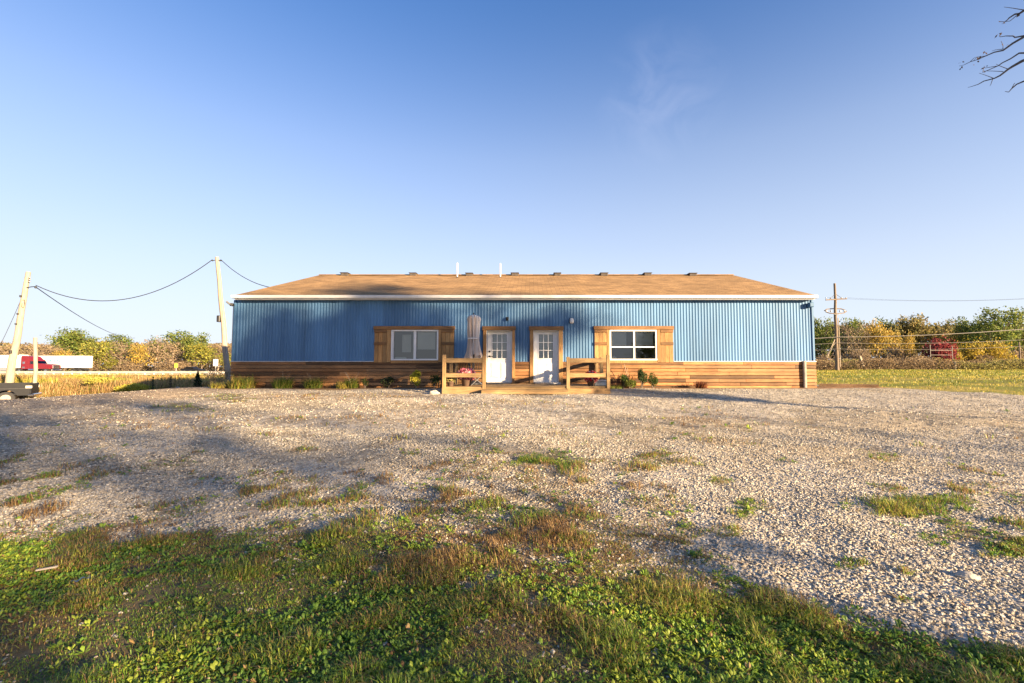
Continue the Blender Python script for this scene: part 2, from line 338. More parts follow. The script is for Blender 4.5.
class MB:
    """collects boxes, bars, tubes and prisms into ONE mesh; every piece may carry its own tint"""
    def __init__(s): s.v = []; s.f = []; s.c = []; s.sm = []
    def add(s, V, Fs, tint=(1, 1, 1), smooth=False):
        k = len(s.v); s.v += [tuple(p) for p in V]; s.f += [tuple(i + k for i in q) for q in Fs]
        s.c += [tint] * len(V); s.sm += [smooth] * len(Fs); return s
    def box(s, x0, x1, y0, y1, z0, z1, tint=(1, 1, 1), bev=0.0):
        if bev <= 0:
            V = [(x, y, z) for z in (z0, z1) for y in (y0, y1) for x in (x0, x1)]
            return s.add(V, [(0, 2, 3, 1), (4, 5, 7, 6), (0, 1, 5, 4), (1, 3, 7, 5), (3, 2, 6, 7), (2, 0, 4, 6)], tint)
        # chamfered box: 24 corner points
        b = min(bev, (x1 - x0) * .45, (y1 - y0) * .45, (z1 - z0) * .45)
        V = []; idx = {}
        for iz, z in enumerate((z0, z1)):
            for iy, y in enumerate((y0, y1)):
                for ix, x in enumerate((x0, x1)):
                    sx, sy, sz = (b if ix == 0 else -b), (b if iy == 0 else -b), (b if iz == 0 else -b)
                    for ax in range(3):
                        p = [x + sx, y + sy, z + sz]; p[ax] = (x, y, z)[ax]
                        idx[ix, iy, iz, ax] = len(V); V.append(tuple(p))
        I = lambda ix, iy, iz, ax: idx[ix, iy, iz, ax]
        Fs = []
        for e, rev in ((0, 0), (1, 1)):
            for q in ([I(e, 0, 0, 0), I(e, 0, 1, 0), I(e, 1, 1, 0), I(e, 1, 0, 0)], [I(0, e, 0, 1), I(1, e, 0, 1), I(1, e, 1, 1), I(0, e, 1, 1)],
                      [I(0, 0, e, 2), I(0, 1, e, 2), I(1, 1, e, 2), I(1, 0, e, 2)]):
                Fs.append(tuple(q[::-1] if rev else q))
        for a in (0, 1):
            for c in (0, 1):
                Fs += [(I(0, a, c, 1), I(1, a, c, 1), I(1, a, c, 2), I(0, a, c, 2)), (I(a, 0, c, 0), I(a, 1, c, 0), I(a, 1, c, 2), I(a, 0, c, 2)),
                       (I(a, c, 0, 0), I(a, c, 1, 0), I(a, c, 1, 1), I(a, c, 0, 1))]
                for d in (0, 1): Fs.append((I(a, c, d, 0), I(a, c, d, 1), I(a, c, d, 2)))
        return s.add(V, Fs, tint)
    def tube(s, pts, rad, n=8, tint=(1, 1, 1), caps=True):
        pts = [Vector(p) for p in pts]
        if not hasattr(rad, '__len__'): rad = [rad] * len(pts)
        V = []; Fs = []
        for i, p in enumerate(pts):
            t = (pts[min(i + 1, len(pts) - 1)] - pts[max(i - 1, 0)]).normalized()
            up = Vector((0, 0, 1)) if abs(t.z) < 0.9 else Vector((1, 0, 0))
            a = t.cross(up).normalized(); b = a.cross(t)
            for k in range(n):
                q = 2 * math.pi * k / n; V.append(p + (a * math.cos(q) + b * math.sin(q)) * rad[i])
        for i in range(len(pts) - 1):
            for k in range(n): Fs.append((i * n + k, i * n + (k + 1) % n, (i + 1) * n + (k + 1) % n, (i + 1) * n + k))
        s.add(V, Fs, tint, True)
        if caps:
            k0 = len(s.v)
            s.add(V[:n], [tuple(range(n))[::-1]], tint); s.add(V[-n:], [tuple(range(n))], tint)
        return s
    def bar(s, p, q, w, h, tint=(1, 1, 1)):
        """rectangular bar from p to q; w across (level), h the other way"""
        p, q = Vector(p), Vector(q); t = (q - p).normalized()
        up = Vector((0, 0, 1)) if abs(t.z) < 0.95 else Vector((0, 1, 0))
        a = t.cross(up).normalized() * w / 2; b = a.cross(t).normalized() * h / 2
        V = [p - a - b, p + a - b, p - a + b, p + a + b, q - a - b, q + a - b, q - a + b, q + a + b]
        return s.add(V, [(0, 2, 3, 1), (4, 5, 7, 6), (0, 1, 5, 4), (1, 3, 7, 5), (3, 2, 6, 7), (2, 0, 4, 6)], tint)
    def prism(s, poly, y0, y1, tint=(1, 1, 1), axis='y'):
        """polygon in (x,z) pushed along y, or in (y,z) pushed along x"""
        n = len(poly)
        mk = (lambda a, b, t: (a, t, b)) if axis == 'y' else (lambda a, b, t: (t, a, b))
        V = [mk(a, b, y0) for a, b in poly] + [mk(a, b, y1) for a, b in poly]
        Fs = [tuple(range(n)), tuple(range(n, 2 * n))[::-1]] + [(i, i + n, (i + 1) % n + n, (i + 1) % n) for i in range(n)]
        return s.add(V, Fs, tint)
    def lathe(s, c, prof, n=16, tint=(1, 1, 1)):
        V = []; Fs = []
        for r, z in prof:
            for k in range(n): V.append((c[0] + r * math.cos(2 * math.pi * k / n), c[1] + r * math.sin(2 * math.pi * k / n), c[2] + z))
        for i in range(len(prof) - 1):
            for k in range(n): Fs.append((i * n + k, i * n + (k + 1) % n, (i + 1) * n + (k + 1) % n, (i + 1) * n + k))
        return s.add(V, Fs, tint, True)
    def build(s, name, mat, parent=None):
        me = bpy.data.meshes.new(name); me.from_pydata(s.v, [], s.f)
        c = np.ones((len(s.v), 4), np.float32); c[:, :3] = np.array(s.c, np.float32)
        a = me.color_attributes.new('col', 'FLOAT_COLOR', 'POINT'); a.data.foreach_set('color', c.ravel())
        me.polygons.foreach_set('use_smooth', s.sm)
        import bmesh
        bm = bmesh.new(); bm.from_mesh(me); bmesh.ops.recalc_face_normals(bm, faces=bm.faces); bm.to_mesh(me); bm.free()
        me.materials.append(mat); me.update()
        return link(bpy.data.objects.new(name, me), parent)

def tint(lo=0.75, hi=1.2, warm=0.06):
    v = rnd.uniform(lo, hi); w = rnd.uniform(-warm, warm)
    return (v * (1 + w), v, v * (1 - w))

# ------------------------------------------------------------------ the ground
GRASS_TOP = ([0, 60, 150, 250, 330, 400, 470, 540, 600, 650, 690, 705, 760, 850, 930, 1024], [516, 510, 510, 502, 480, 464, 452, 448, 458, 476, 504, 540, 578, 606, 622, 640])
GRASS_FULL = ([0, 200, 330, 430, 540, 640, 740, 850, 1024], [548, 550, 572, 612, 642, 644, 618, 632, 656])
PATCHES = [(548, 460, 34, 9, .8, 0), (500, 470, 50, 10, .5, .5), (745, 508, 17, 8, .8, 0), (720, 482, 14, 5, .5, .3), (640, 466, 26, 6, .5, .5), (930, 508, 60, 10, .85, .1), (975, 532, 60, 14, .8, .35),
           (1010, 548, 30, 12, .8, .3), (1015, 500, 20, 6, .5, .2), (850, 566, 18, 6, .5, .3), (912, 572, 16, 6, .5, .4), (905, 602, 10, 4, .45, .6), (720, 528, 22, 8, .6, .4), (860, 505, 22, 6, .5, .4),
           (700, 420, 46, 9, .55, .9), (690, 411, 40, 5, .5, .8), (345, 421, 110, 7, .55, .8), (180, 407, 36, 4.5, .8, .1), (150, 424, 80, 8, .5, .9), (90, 440, 70, 6, .4, .9), (430, 420, 70, 9, .45, .8),
           (500, 405, 90, 5, .4, .8), (600, 440, 60, 8, .25, .6), (230, 398, 26, 5, .8, .3), (330, 396, 120, 4, .6, .8), (570, 520, 60, 20, .4, .5), (660, 520, 40, 20, .5, .5), (260, 480, 60, 8, .25, .8), (120, 470, 60, 6, .25, .8)]
def px_of(X, Y): return project(X, Y, gz(X, Y))

def grass_density(X, Y):
    """how thick the turf is (0 gravel .. 1 turf) and how brown, read off the plan of the yard"""
    px, py = px_of(X, Y)
    n1 = fbm(X * 1.7, Y * 1.7, 4); n2 = fbm(X * 5 + 40, Y * 5, 3)
    wob = ((n1 - 0.5) * .65 + (n2 - .5) * .45) * 84 * (1 - .6 * sst(680, 800, px)) * np.clip((py - 440) / 120, 0.15, 1)
    top = np.interp(px, *GRASS_TOP) + wob; full = np.interp(px, *GRASS_FULL) + wob
    t = sst(0, 1, (py - top) / np.maximum(full - top, 8))
    d = np.where(py > top, 0.28 + 0.72 * t ** .7, 0)
    hole = sst(0.43, 0.53, n2 * 0.55 + n1 * 0.45) * np.clip(1.25 - 1.25 * t, 0, 1)
    d = d * (1 - 0.95 * hole)
    brown = np.where(py > top, 0.95 * (1 - t) * sst(0.25, 0.5, fbm(X * 2.3 + 7, Y * 2.3, 3)) + 0.06, 0)
    brown = brown + 0.35 * sst(0.5, .62, fbm(X * 1.1 + 77, Y * 1.1, 3)) * (py > top)
    for cx, cy, rx, ry, s, b in PATCHES:
        e = 1 - ((px - cx) / rx) ** 2 - ((py - cy) / ry) ** 2
        k = sst(-0.25, 0.7, e + (n2 - 0.5) * 3.4) * s
        brown = np.where(k > d, b, brown); d = np.maximum(d, k)
    tf = sst(0.63 - .045 * sst(280, 420, px) * (1 - sst(620, 740, px)), 0.70, fbm(X * 1.9 + 13, Y * 1.9 + 5, 3)) * .55 * (1 - sst(740, 790, px) * sst(490, 525, py)) * sst(400, 430, py); brown = np.where(tf > d, 0.55, brown); d = np.maximum(d, tf)
    d = np.where((Y > 15) | (Y < 0.2), 0, d) * (np.abs(X) < 40)
    d = np.where(Y <= 1.6, 1.0, d)
    return np.clip(d, 0, 1), np.clip(brown, 0, 1)

def lawn_mask(X, Y):
    """mown field on the right"""
    e = (Y - (17.0 - (X - 11.2) * 1.35)) + (fbm(X * .9, Y * .9, 3) - .5) * 2.2
    return sst(-0.2, 0.5, e) * sst(11.0, 12.0, X + (fbm(X * 1.1 + 5, Y * 1.1, 3) - .5) * 1.2) * (Y > 2)
def weeds_mask(X, Y):
    """rough ground beyond the lot on the left and behind"""
    return np.clip(sst(30.2, 31.0, Y + (fbm(X * .6, Y * .6, 3) - .5) * .8) * (X < 12) + sst(-29, -31, X), 0, 1)

def axis(fine, step, far, ratio=1.12):
    a = list(np.arange(fine[0], fine[1] + 1e-6, step)); s = step
    while a[-1] < far: s *= ratio; a.append(a[-1] + s)
    s = step; lo = []; x = fine[0]
    while x > -far: s *= ratio; x -= s; lo.append(x)
    return np.array(lo[::-1] + a)
gx = axis((-13, 15), 0.13, 6000); gy = axis((0.5, 17), 0.09, 6000)
GX, GY = np.meshgrid(gx, gy)
GX, GY = GX.ravel(), GY.ravel()
GZ = gz(GX, GY)
den, brn = grass_density(GX, GY)
lawn = lawn_mask(GX, GY); weed = weeds_mask(GX, GY)
c_gravel = np.array([0.43, 0.385, 0.31]); c_gravel2 = np.array([0.345, 0.29, 0.205]); c_soil = np.array([0.115, 0.095, 0.05]); c_brown = np.array([0.155, 0.095, 0.045])
c_lawn = np.array([0.18, 0.18, 0.03]); c_lawn2 = np.array([0.31, 0.25, 0.06]); c_weed = np.array([0.20, 0.155, 0.06])
mac = fbm(GX * .45, GY * .45, 4)
mk_ = sst(.46, .62, mac)[:, None] * .85
base = c_gravel * (1 - mk_) + c_gravel2 * mk_
base = base * (0.88 + 0.28 * fbm(GX * 1.3 + 3, GY * 1.3, 3))[:, None]
gs = c_soil * (1 - brn)[:, None] + c_brown * brn[:, None]
far_gr = sst(6, 12, GY) * den                        # thin far tufts are carried by the ground's own colour
dd = (sst(.3, .98, den) * .95)[:, None]
base = base * (1 - dd) + gs * dd
nl_ = sst(.4, .62, fbm(GX * .35 + 50, GY * .5, 4))[:, None]
base = base * (1 - lawn[:, None]) + (c_lawn * (1 - nl_) + c_lawn2 * nl_) * lawn[:, None]
base = base * (1 - weed[:, None]) + c_weed * weed[:, None]
farl = (sst(58, 66, GY) * (1 - sst(5, 12, GX)))[:, None]
base = base * (1 - farl) + np.array([.30, .225, .12]) * farl
rd = (sst(-7, -12, GX) * sst(8, 12, GY) * (1 - weed) * (1 - den))[:, None]      # smooth worn drive at the left
base = base * (1 - rd) + np.array([.37, .29, .20]) * (0.85 + .3 * fbm(GX * .5, GY * 1.6, 4))[:, None] * rd
# orange leaf litter along the lip in front of the pickup; mulch strip at the right corner
lit_ = sst(-19.3, -20.0, GX) * sst(17.0, 17.3, GY) * (1 - sst(18.9, 19.3, GY))
base = base * (1 - lit_[:, None]) + np.array([0.40, 0.20, 0.05]) * lit_[:, None]
mul = (GX > 2.4) * sst(15.55, 15.6, GY) * (1 - sst(16.6, 17.2, GY)) * (1 - sst(12, 12.6, GX))
base = base * (1 - mul[:, None]) + np.array([0.30, 0.17, 0.08]) * mul[:, None]
mul2 = (GX < -2.2) * (GX > -10.6) * sst(15.0, 15.6, GY + (mac - .5)) * (GY < 17)
base = base * (1 - mul2[:, None]) + np.array([0.17, 0.105, 0.05]) * mul2[:, None]
nx, ny = len(gx), len(gy)
ii = np.arange(ny - 1)[:, None] * nx + np.arange(nx - 1)[None, :]
ii = ii.ravel()
ground = np_mesh('ground', np.stack([GX, GY, GZ], 1), [np.stack([ii, ii + 1, ii + 1 + nx, ii + nx], 1)], M['ground'], base, True)
ga_ = ground.data.attributes.new('gravel', 'FLOAT', 'POINT')
ga_.data.foreach_set('value', ((1 - sst(.35, 1, den)) * (1 - lawn) * (1 - weed) * (1 - np.maximum(lit_, np.maximum(mul, mul2)))).astype(np.float32))
tag(ground, kind='structure')

# highway far left
hw = MB(); hw.box(-260, 90, 99, 113, -0.3, 0.06); tag(hw.build('highway', M['asphalt']), kind='structure')
hs_ = MB(); hs_.box(-260, 90, 95.2, 99, -0.3, 0.02); tag(hs_.build('highway_shoulder', M['concrete']), kind='structure')

# ------------------------------------------------------------------ foliage tools
def rand_unit(n, r):
    v = r.normal(size=(n, 3)); return v / np.linalg.norm(v, axis=1, keepdims=True)
def leaf_quads(C, size, r, aspect=0.6, up=0.0):
    """C (n,3) centres, rhombic leaves"""
    n = len(C); a = rand_unit(n, r); b = rand_unit(n, r)
    a[:, 2] *= (1 - up); a /= np.linalg.norm(a, axis=1, keepdims=True)
    b = np.cross(a, b); b /= np.linalg.norm(b, axis=1, keepdims=True)
    s = (size * r.uniform(0.6, 1.35, n))[:, None]
    V = np.stack([C + a * s, C + b * s * aspect, C - a * s, C - b * s * aspect], 1).reshape(-1, 3)
    return V, np.arange(4 * n).reshape(-1, 4)
def palette(n, cols, r, jit=0.25):
    cols = np.asarray(cols, float); c = cols[r.integers(0, len(cols), n)]
    return np.clip(c * r.uniform(1 - jit, 1 + jit, (n, 1)), 0, 1)

def tubes_np(branches, n=5):
    """branches: list of (pts (k,3), radii (k,)) -> V, quads"""
    Vs = []; Qs = []; off = 0; ang = np.arange(n) * 2 * np.pi / n
    for P, rd in branches:
        k = len(P); T = np.gradient(P, axis=0); T /= np.linalg.norm(T, axis=1, keepdims=True) + 1e-9
        up = np.where(np.abs(T[:, 2:3]) < .9, np.array([[0, 0, 1.]]), np.array([[1., 0, 0]]))
        A = np.cross(T, up); A /= np.linalg.norm(A, axis=1, keepdims=True); B = np.cross(A, T)
        V = P[:, None] + (A[:, None] * np.cos(ang)[None, :, None] + B[:, None] * np.sin(ang)[None, :, None]) * rd[:, None, None]
        Vs.append(V.reshape(-1, 3))
        i = (np.arange(k - 1)[:, None] * n + np.arange(n)[None]).ravel(); j = (np.arange(k - 1)[:, None] * n + (np.arange(n) + 1)[None] % n).ravel()
        Qs.append(np.stack([i, j, j + n, i + n], 1) + off); off += k * n
    return np.concatenate(Vs), np.concatenate(Qs)

def grow(r, p, d, length, rad, depth, out, tips, o):
    k = 5; P = [p]; dd = d / np.linalg.norm(d)
    for i in range(k - 1):
        dd = dd + r.normal(size=3) * o['wob'] + np.array([0, 0, o['up'] * (0.25 if depth == 0 else 1)]); dd /= np.linalg.norm(dd)
        P.append(P[-1] + dd * length / (k - 1))
    P = np.array(P); end = rad * (0.55 if depth < o['depth'] else 0.25)
    out.append((P, np.linspace(rad, end, k), depth))
    if depth >= o['depth'] - 1: tips.extend([P[-1], P[-2], P[2]])
    if depth >= o['depth']: return
    nc = o['kids'][min(depth, len(o['kids']) - 1)]
    ph = r.uniform(0, 6.28)
    for i in range(nc):
        t = o['from'][min(depth, len(o['from']) - 1)]; f = t + (1 - t) * (i + r.uniform(.2, .8)) / nc
        x = f * (k - 1); a = int(min(x, k - 2)); q = P[a] + (P[a + 1] - P[a]) * (x - a)
        T = P[a + 1] - P[a]; T /= np.linalg.norm(T)
        s = np.cross(T, [0.3, 0.5, 0.8]); s /= np.linalg.norm(s); u = np.cross(T, s)
        ph += 2.4 + r.normal() * .3
        side = s * math.cos(ph) + u * math.sin(ph)
        sp = o['spread'] * r.uniform(.75, 1.25)
        nd = T * math.cos(sp) + side * math.sin(sp)
        grow(r, q, nd, length * o['ratio'] * r.uniform(.75, 1.2) * (1.15 - .45 * f if depth == 0 else 1), max(rad * (1 - .45 * f) * o['rratio'], o['rmin']), depth + 1, out, tips, o)

SIZE = {}
def make_tree(name, seed, h, opt, n_leaf, leaf, cols, clump, label, cat='tree', group=None, bark='bark', sides=5, crown_name='crown', jit=0.25, lumps=0):
    """thing > trunk (trunk and limbs), crown (leaves)"""
    r = np.random.default_rng(seed)
    o = dict(wob=.10, up=.06, depth=3, kids=[8, 5, 4], ratio=.5, rratio=.55, spread=.9, rmin=.012, trunk=.42)
    o['from'] = [.35, .25]; o.update(opt)
    out = []; tips = []
    grow(r, np.array([0, 0, -.15]), np.array([0, 0, 1.]), h * o.get('lead', .78), h * .018 * o.get('girth', 1), 0, out, tips, o)
    t = thing(name, (0, 0, 0), label, cat, group)
    V, Q = tubes_np([(P, rd) for P, rd, d in out], sides)
    np_mesh('trunk', V, [Q], M[bark], None, True, t)
    top = V[:, 2].max()
    if n_leaf:
        T = np.array(tips); T = T[T[:, 2] > h * o.get('bare', .2)]
        idx = r.integers(0, len(T), n_leaf)
        C = T[idx] + r.normal(size=(n_leaf, 3)) * clump * np.array([1, 1, .75])
        LV, LQ = leaf_quads(C, leaf, r)
        cl = palette(len(T), cols, r, .1)[idx] * r.uniform(1 - jit, 1 + jit, (n_leaf, 1))
        np_mesh(crown_name, LV, [LQ], M['leaf'], np.repeat(cl, 4, 0), False, t); top = max(top, LV[:, 2].max())
        w = np.percentile(np.abs(LV[:, :2]), 97) * 2
    else: w = np.percentile(np.abs(V[:, :2]), 99) * 2
    SIZE[t.name] = (float(top), float(w))
    return t

# ------------------------------------------------------------------ the building
YW = 16.2
def wx(px): return at(px, 345, YW).x
def wz(py): return at(530, py, YW).z
XL, XR = wx(233.8), wx(813.2)
ZB = 0.66                       # foot of the walls
Z_WAIN = wz(361.6); Z_EAVE = wz(300.2)
DEPTH = 12.2; YB = YW + DEPTH; YR = YW + DEPTH / 2
Z_ROOF0 = wz(296.2); Z_RIDGE = at(530, 275.2, YR).z
bld = thing('metal_building', ((XL + XR) / 2, YW, ZB), 'long low blue corrugated metal building with brown gable roof and wooden wainscot', 'building')
BO = Vector(bld.location)
def bpart(mb, name, mat, parent=None):
    """mesh coordinates are world coordinates here; sit them under the building"""
    o = mb.build(name, mat, parent or bld)
    if parent is None: o.location = -BO
    return o

openings = []                   # x0, x1, z0, z1 in the siding and wainscot
WIN = [(374.6, 387.0, 391.4, 438.6, 441.6, 454.2, 415.4, None), (594.4, 606.8, 609.4, 656.8, 660.4, 672.8, 634.0, 347.0)]
Z_WT, Z_WB = wz(329.8), wz(360.4)
DOOR = [(483.2, 515.0, 486.4, 512.2), (529.8, 562.8, 533.4, 558.6)]
Z_DT = wz(330.4); Z_DECK = ZB + 0.20
for w in WIN: openings.append((wx(w[2]) - .03, wx(w[3]) + .03, Z_WB - .03, Z_WT + .03))
for d in DOOR: openings.append((wx(d[2]), wx(d[3]), ZB, Z_DT))

def corrugated(x0, x1, z0, z1, holes, pitch=0.1065, amp=0.0085, seg=6):
    n = round((x1 - x0) / pitch); p = (x1 - x0) / n
    V = []; Fq = []
    for c in range(n):
        xa, xb = x0 + c * p, x0 + (c + 1) * p; xm = (xa + xb) / 2
        rs = [(z0, z1)]
        for h in holes:
            if h[0] < xm < h[1]:
                nr = []
                for a, b in rs:
                    if h[2] > a: nr.append((a, min(b, h[2])))
                    if h[3] < b: nr.append((max(a, h[3]), b))
                rs = [q for q in nr if q[1] - q[0] > 0.01]
        for a, b in rs:
            k = len(V)
            for s in range(seg + 1):
                f = s / seg; x = xa + p * f
                # trapezoid-like rib: broad pan, narrow rib
                y = -amp * math.copysign(abs(math.cos(2 * math.pi * f)) ** 0.6, math.cos(2 * math.pi * f))
                V += [(x, y, a), (x, y, b)]
            for s in range(seg): Fq.append((k + 2 * s, k + 2 * s + 2, k + 2 * s + 3, k + 2 * s + 1))
    return V, Fq
def siding(place, V, Fq):
    m = MB(); m.add([place(*v) for v in V], Fq, smooth=False)
    tt = {}; m.c = [tt.setdefault(int((v[0] + 100) / .92), (lambda q: (q, q, q * 1.01))(rnd.uniform(.87, 1.09))) for v in V]
    o = bpart(m, 'siding', M['blue_steel']); return o
V, Fq = corrugated(XL, XR, Z_WAIN - .02, Z_EAVE + .05, openings)
# slight waviness of the sheets so that the light breaks up as on real thin steel
siding(lambda x, y, z: (x, YW + y + 0.006 * math.sin(x * 1.1 + z * .7) * math.sin(z * 1.7 + x * .23), z), V, Fq)
for xs in (XL, XR):
    V, Fq = corrugated(YW, YB, ZB, Z_EAVE + .05, [], 0.2, .013, 4)
    siding(lambda a, y, z, xs=xs: (xs + (y if xs < 0 else -y), a, z), V, Fq)
    m = MB(); m.prism([(YW, Z_EAVE), (YB, Z_EAVE), (YR, Z_RIDGE - .12)], xs - .004, xs + .004, axis='x'); bpart(m, 'gable_panel', M['blue_steel'])
V, Fq = corrugated(XL, XR, ZB, Z_EAVE + .05, [], 0.2, .013, 4)
siding(lambda x, y, z: (x, YB - y, z), V, Fq)
for xs in (XL, XR):
    m = MB(); m.box(xs - .035, xs + .035, YW - .035, YW + .035, Z_WAIN - .02, Z_EAVE, bev=.004); bpart(m, 'corner_trim', M['blue_steel'])
m = MB(); m.box(XL - .05, XR + .05, YW + .03, YB, ZB - .5, ZB + .03); bpart(m, 'foundation', M['concrete'])

# wainscot: staggered boards, each with its own tone and thickness
m = MB(); rows = 8; rh = (Z_WAIN - ZB) / rows
bounds = sorted([(wx(d[0]) + .02, wx(d[1]) - .02) for d in DOOR])
spans = [(XL - .06, bounds[0][0]), (bounds[0][1], bounds[1][0]), (bounds[1][1], XR + .06)]
for ri in range(rows):
    z0 = ZB + ri * rh
    for a, b in spans:
        x = a
        while x < b - 1e-3:
            L = rnd.uniform(.9, 3.4); e = x + L
            if e > b - .35: e = b
            v = rnd.choice([.36, .5, .7, .9, 1.0, 1.1, 1.3, 1.6]) * rnd.uniform(.92, 1.08); w = rnd.uniform(-.10, .10)
            yy = YW - .036 - rnd.uniform(0, .012)
            m.box(x + .002, e - .002, yy, YW + .02, z0 + rnd.uniform(.004, .012), z0 + rh - rnd.uniform(.003, .010), (v * (1 + w), v, v * (1 - w * 1.2)), bev=.004)
            x = e
bpart(m, 'wainscot', M['plank'])
for q0, q1 in ((XL - .06, wx(374.5)), (wx(673), XR + .06)):
    m = MB(); m.box(q0, q1, YW - .055, YW + .01, Z_WAIN - .006, Z_WAIN + .018); bpart(m, 'wainscot_flashing', M['grey_metal'])

# roof: two slopes, fascia and gutter
OV = .26; RX0, RX1 = at(235.0, 296, YW - OV).x, at(814.6, 296, YW - OV).x
sl = (Z_RIDGE - Z_ROOF0) / (DEPTH / 2 + OV); th = .09
def roof_slope(sign):
    ye = YR - sign * (DEPTH / 2 + OV)
    L = math.hypot(ye - YR, Z_RIDGE - Z_ROOF0)
    me = MB(); nseg = 24
    V = []; Fc = []
    for i in range(nseg + 1):          # faint sag between trusses
        x = (RX1 - RX0) * i / nseg
        V += [(x, 0, 0.008 * math.sin(i * 1.9)), (x, L, 0.012 * math.sin(i * 1.3 + 1)), (x, 0, -th), (x, L, -th)]
    for i in range(nseg):
        a = 4 * i; b = a + 4
        Fc += [(a, b, b + 1, a + 1), (a + 2, a + 3, b + 3, b + 2), (a, a + 2, b + 2, b), (a + 1, b + 1, b + 3, a + 3)]
    Fc += [(0, 1, 3, 2), (4 * nseg, 4 * nseg + 2, 4 * nseg + 3, 4 * nseg + 1)]
    me.add(V, Fc)
    o = me.build('roof', M['roof'], bld)
    ang = math.atan2(Z_RIDGE - Z_ROOF0, DEPTH / 2 + OV)
    if sign > 0: o.location = Vector((RX0, ye, Z_ROOF0)) - BO; o.rotation_euler = (ang, 0, 0)
    else: o.location = Vector((RX1, ye, Z_ROOF0)) - BO; o.rotation_euler = (ang, 0, math.pi)
    return o
roof_f = roof_slope(1); roof_slope(-1)
m = MB(); m.box(RX0 - .005, RX1 + .005, YW - OV - .02, YW - OV + .02, Z_ROOF0 - .155, Z_ROOF0 - .022, bev=.006)
m.box(RX0, RX1, YW - OV + .02, YW - .02, Z_ROOF0 - .15, Z_ROOF0 - .13)
bpart(m, 'fascia', M['white'])
m = MB()
g0 = YW - OV - .022
m.prism([(g0, Z_ROOF0 - .02), (g0 - .10, Z_ROOF0 - .02), (g0 - .105, Z_ROOF0 - .035), (g0 - .085, Z_ROOF0 - .115), (g0 - .015, Z_ROOF0 - .125), (g0, Z_ROOF0 - .12)], RX0 - .06, RX1 + .05, axis='x')
bpart(m, 'gutter', M['white'])
for xs in (RX0, RX1):
    m = MB()
    for s in (1, -1):
        ye = YR - s * (DEPTH / 2 + OV)
        m.bar((xs, ye, Z_ROOF0 - .075), (xs, YR, Z_RIDGE - .075), .03, .13)
    bpart(m, 'rake_trim', M['white'])
m = MB(); m.bar((RX0, YR, Z_RIDGE + .012), (RX1, YR, Z_RIDGE + .012), .24, .02); bpart(m, 'ridge_cap', M['roof'])
for px in (347, 414.5, 470, 515, 557, 603, 646, 690.5):       # box vents on the back slope, just over the ridge
    x = at(px, 275, YR + .1).x; m = MB()
    w_ = rnd.uniform(.15, .18); h_ = rnd.uniform(.04, .065); m.box(x - w_, x + w_, YR - .28, YR + .06, Z_RIDGE - .09, Z_RIDGE + h_, bev=.02); m.box(x - w_ - .03, x + w_ + .03, YR - .32, YR + .1, Z_RIDGE + h_, Z_RIDGE + h_ + .022, bev=.008)
    bpart(m, 'roof_vent', M['dark_bark'])
for px, py in ((457.3, 263), (500.3, 263.4)):
    b = at(px, 278.6, YR - .9); t_ = at(px, py, YR - .9); m = MB(); m.tube([(b.x, b.y, b.z - .25), t_], .033, 10); p = bpart(m, 'vent_pipe', M['white'])
    m = MB(); m.lathe((b.x, b.y, b.z - .06), [(.15, -.05), (.13, .03), (.06, .10), (.047, .15)], 12); bpart(m, 'pipe_flashing', M['dark_metal'], p)

# right-hand post/downspout on the wainscot, and downspout shoe at the left corner
m = MB(); x = wx(802.3); m.box(x - .06, x + .045, YW - .14, YW - .06, ZB - .02, Z_WAIN + .02, bev=.012); m.box(x - .03, x + .02, YW - .15, YW - .138, ZB, Z_WAIN)
bpart(m, 'downspout', M['old_grey'])
m = MB(); x = XL - .1; m.tube([(x, YW + .12, Z_EAVE - .1), (x, YW + .12, ZB + .28), (x - .02, YW + .08, ZB + .12), (x - .2, YW - .1, ZB - .02), (x - .5, YW - .25, ZB - .1)], .05, 8)
bpart(m, 'downspout', M['galv'])
m = MB(); c = at(233.6, 305, YW); m.box(c.x - .05, c.x + .05, YW - .16, YW + .02, c.z - .05, c.z + .05, bev=.015); m.bar((c.x - .03, YW - .14, c.z), (c.x - .12, YW - .22, c.z + .1), .08, .05); bpart(m, 'flood_lamp', M['dark_metal'])
m = MB(); c = at(811, 305, YW - .1); m.box(c.x - .1, c.x + .06, YW - .2, YW - .01, c.z - .08, c.z + .08, bev=.02); bpart(m, 'corner_box', M['blue_steel'])
# wall lamp between the right door and window, hook over the left door
c = at(571.6, 320.2, YW - .1); m = MB(); m.box(c.x - .07, c.x + .07, YW - .05, YW - .012, c.z - .1, c.z + .08, bev=.01); m.tube([(c.x, YW - .04, c.z + .03), (c.x, YW - .17, c.z + .06)], .03, 8)
wlp = bpart(m, 'wall_lamp', M['dark_metal'])
m = MB(); m.lathe((c.x, YW - .17, c.z - .07), [(.0, -.06), (.05, -.05), (.07, 0), (.07, .09), (.05, .13), (0, .14)], 12); bpart(m, 'lamp_globe', M['white'], wlp)
c = at(507.2, 318.8, YW - .08); m = MB(); m.box(c.x - .05, c.x + .05, YW - .1, YW - .012, c.z - .06, c.z + .07, bev=.02); m.tube([(c.x, YW - .08, c.z + .03), (c.x, YW - .14, c.z - .02)], .035, 8); bpart(m, 'sensor_lamp', M['dark_metal'])

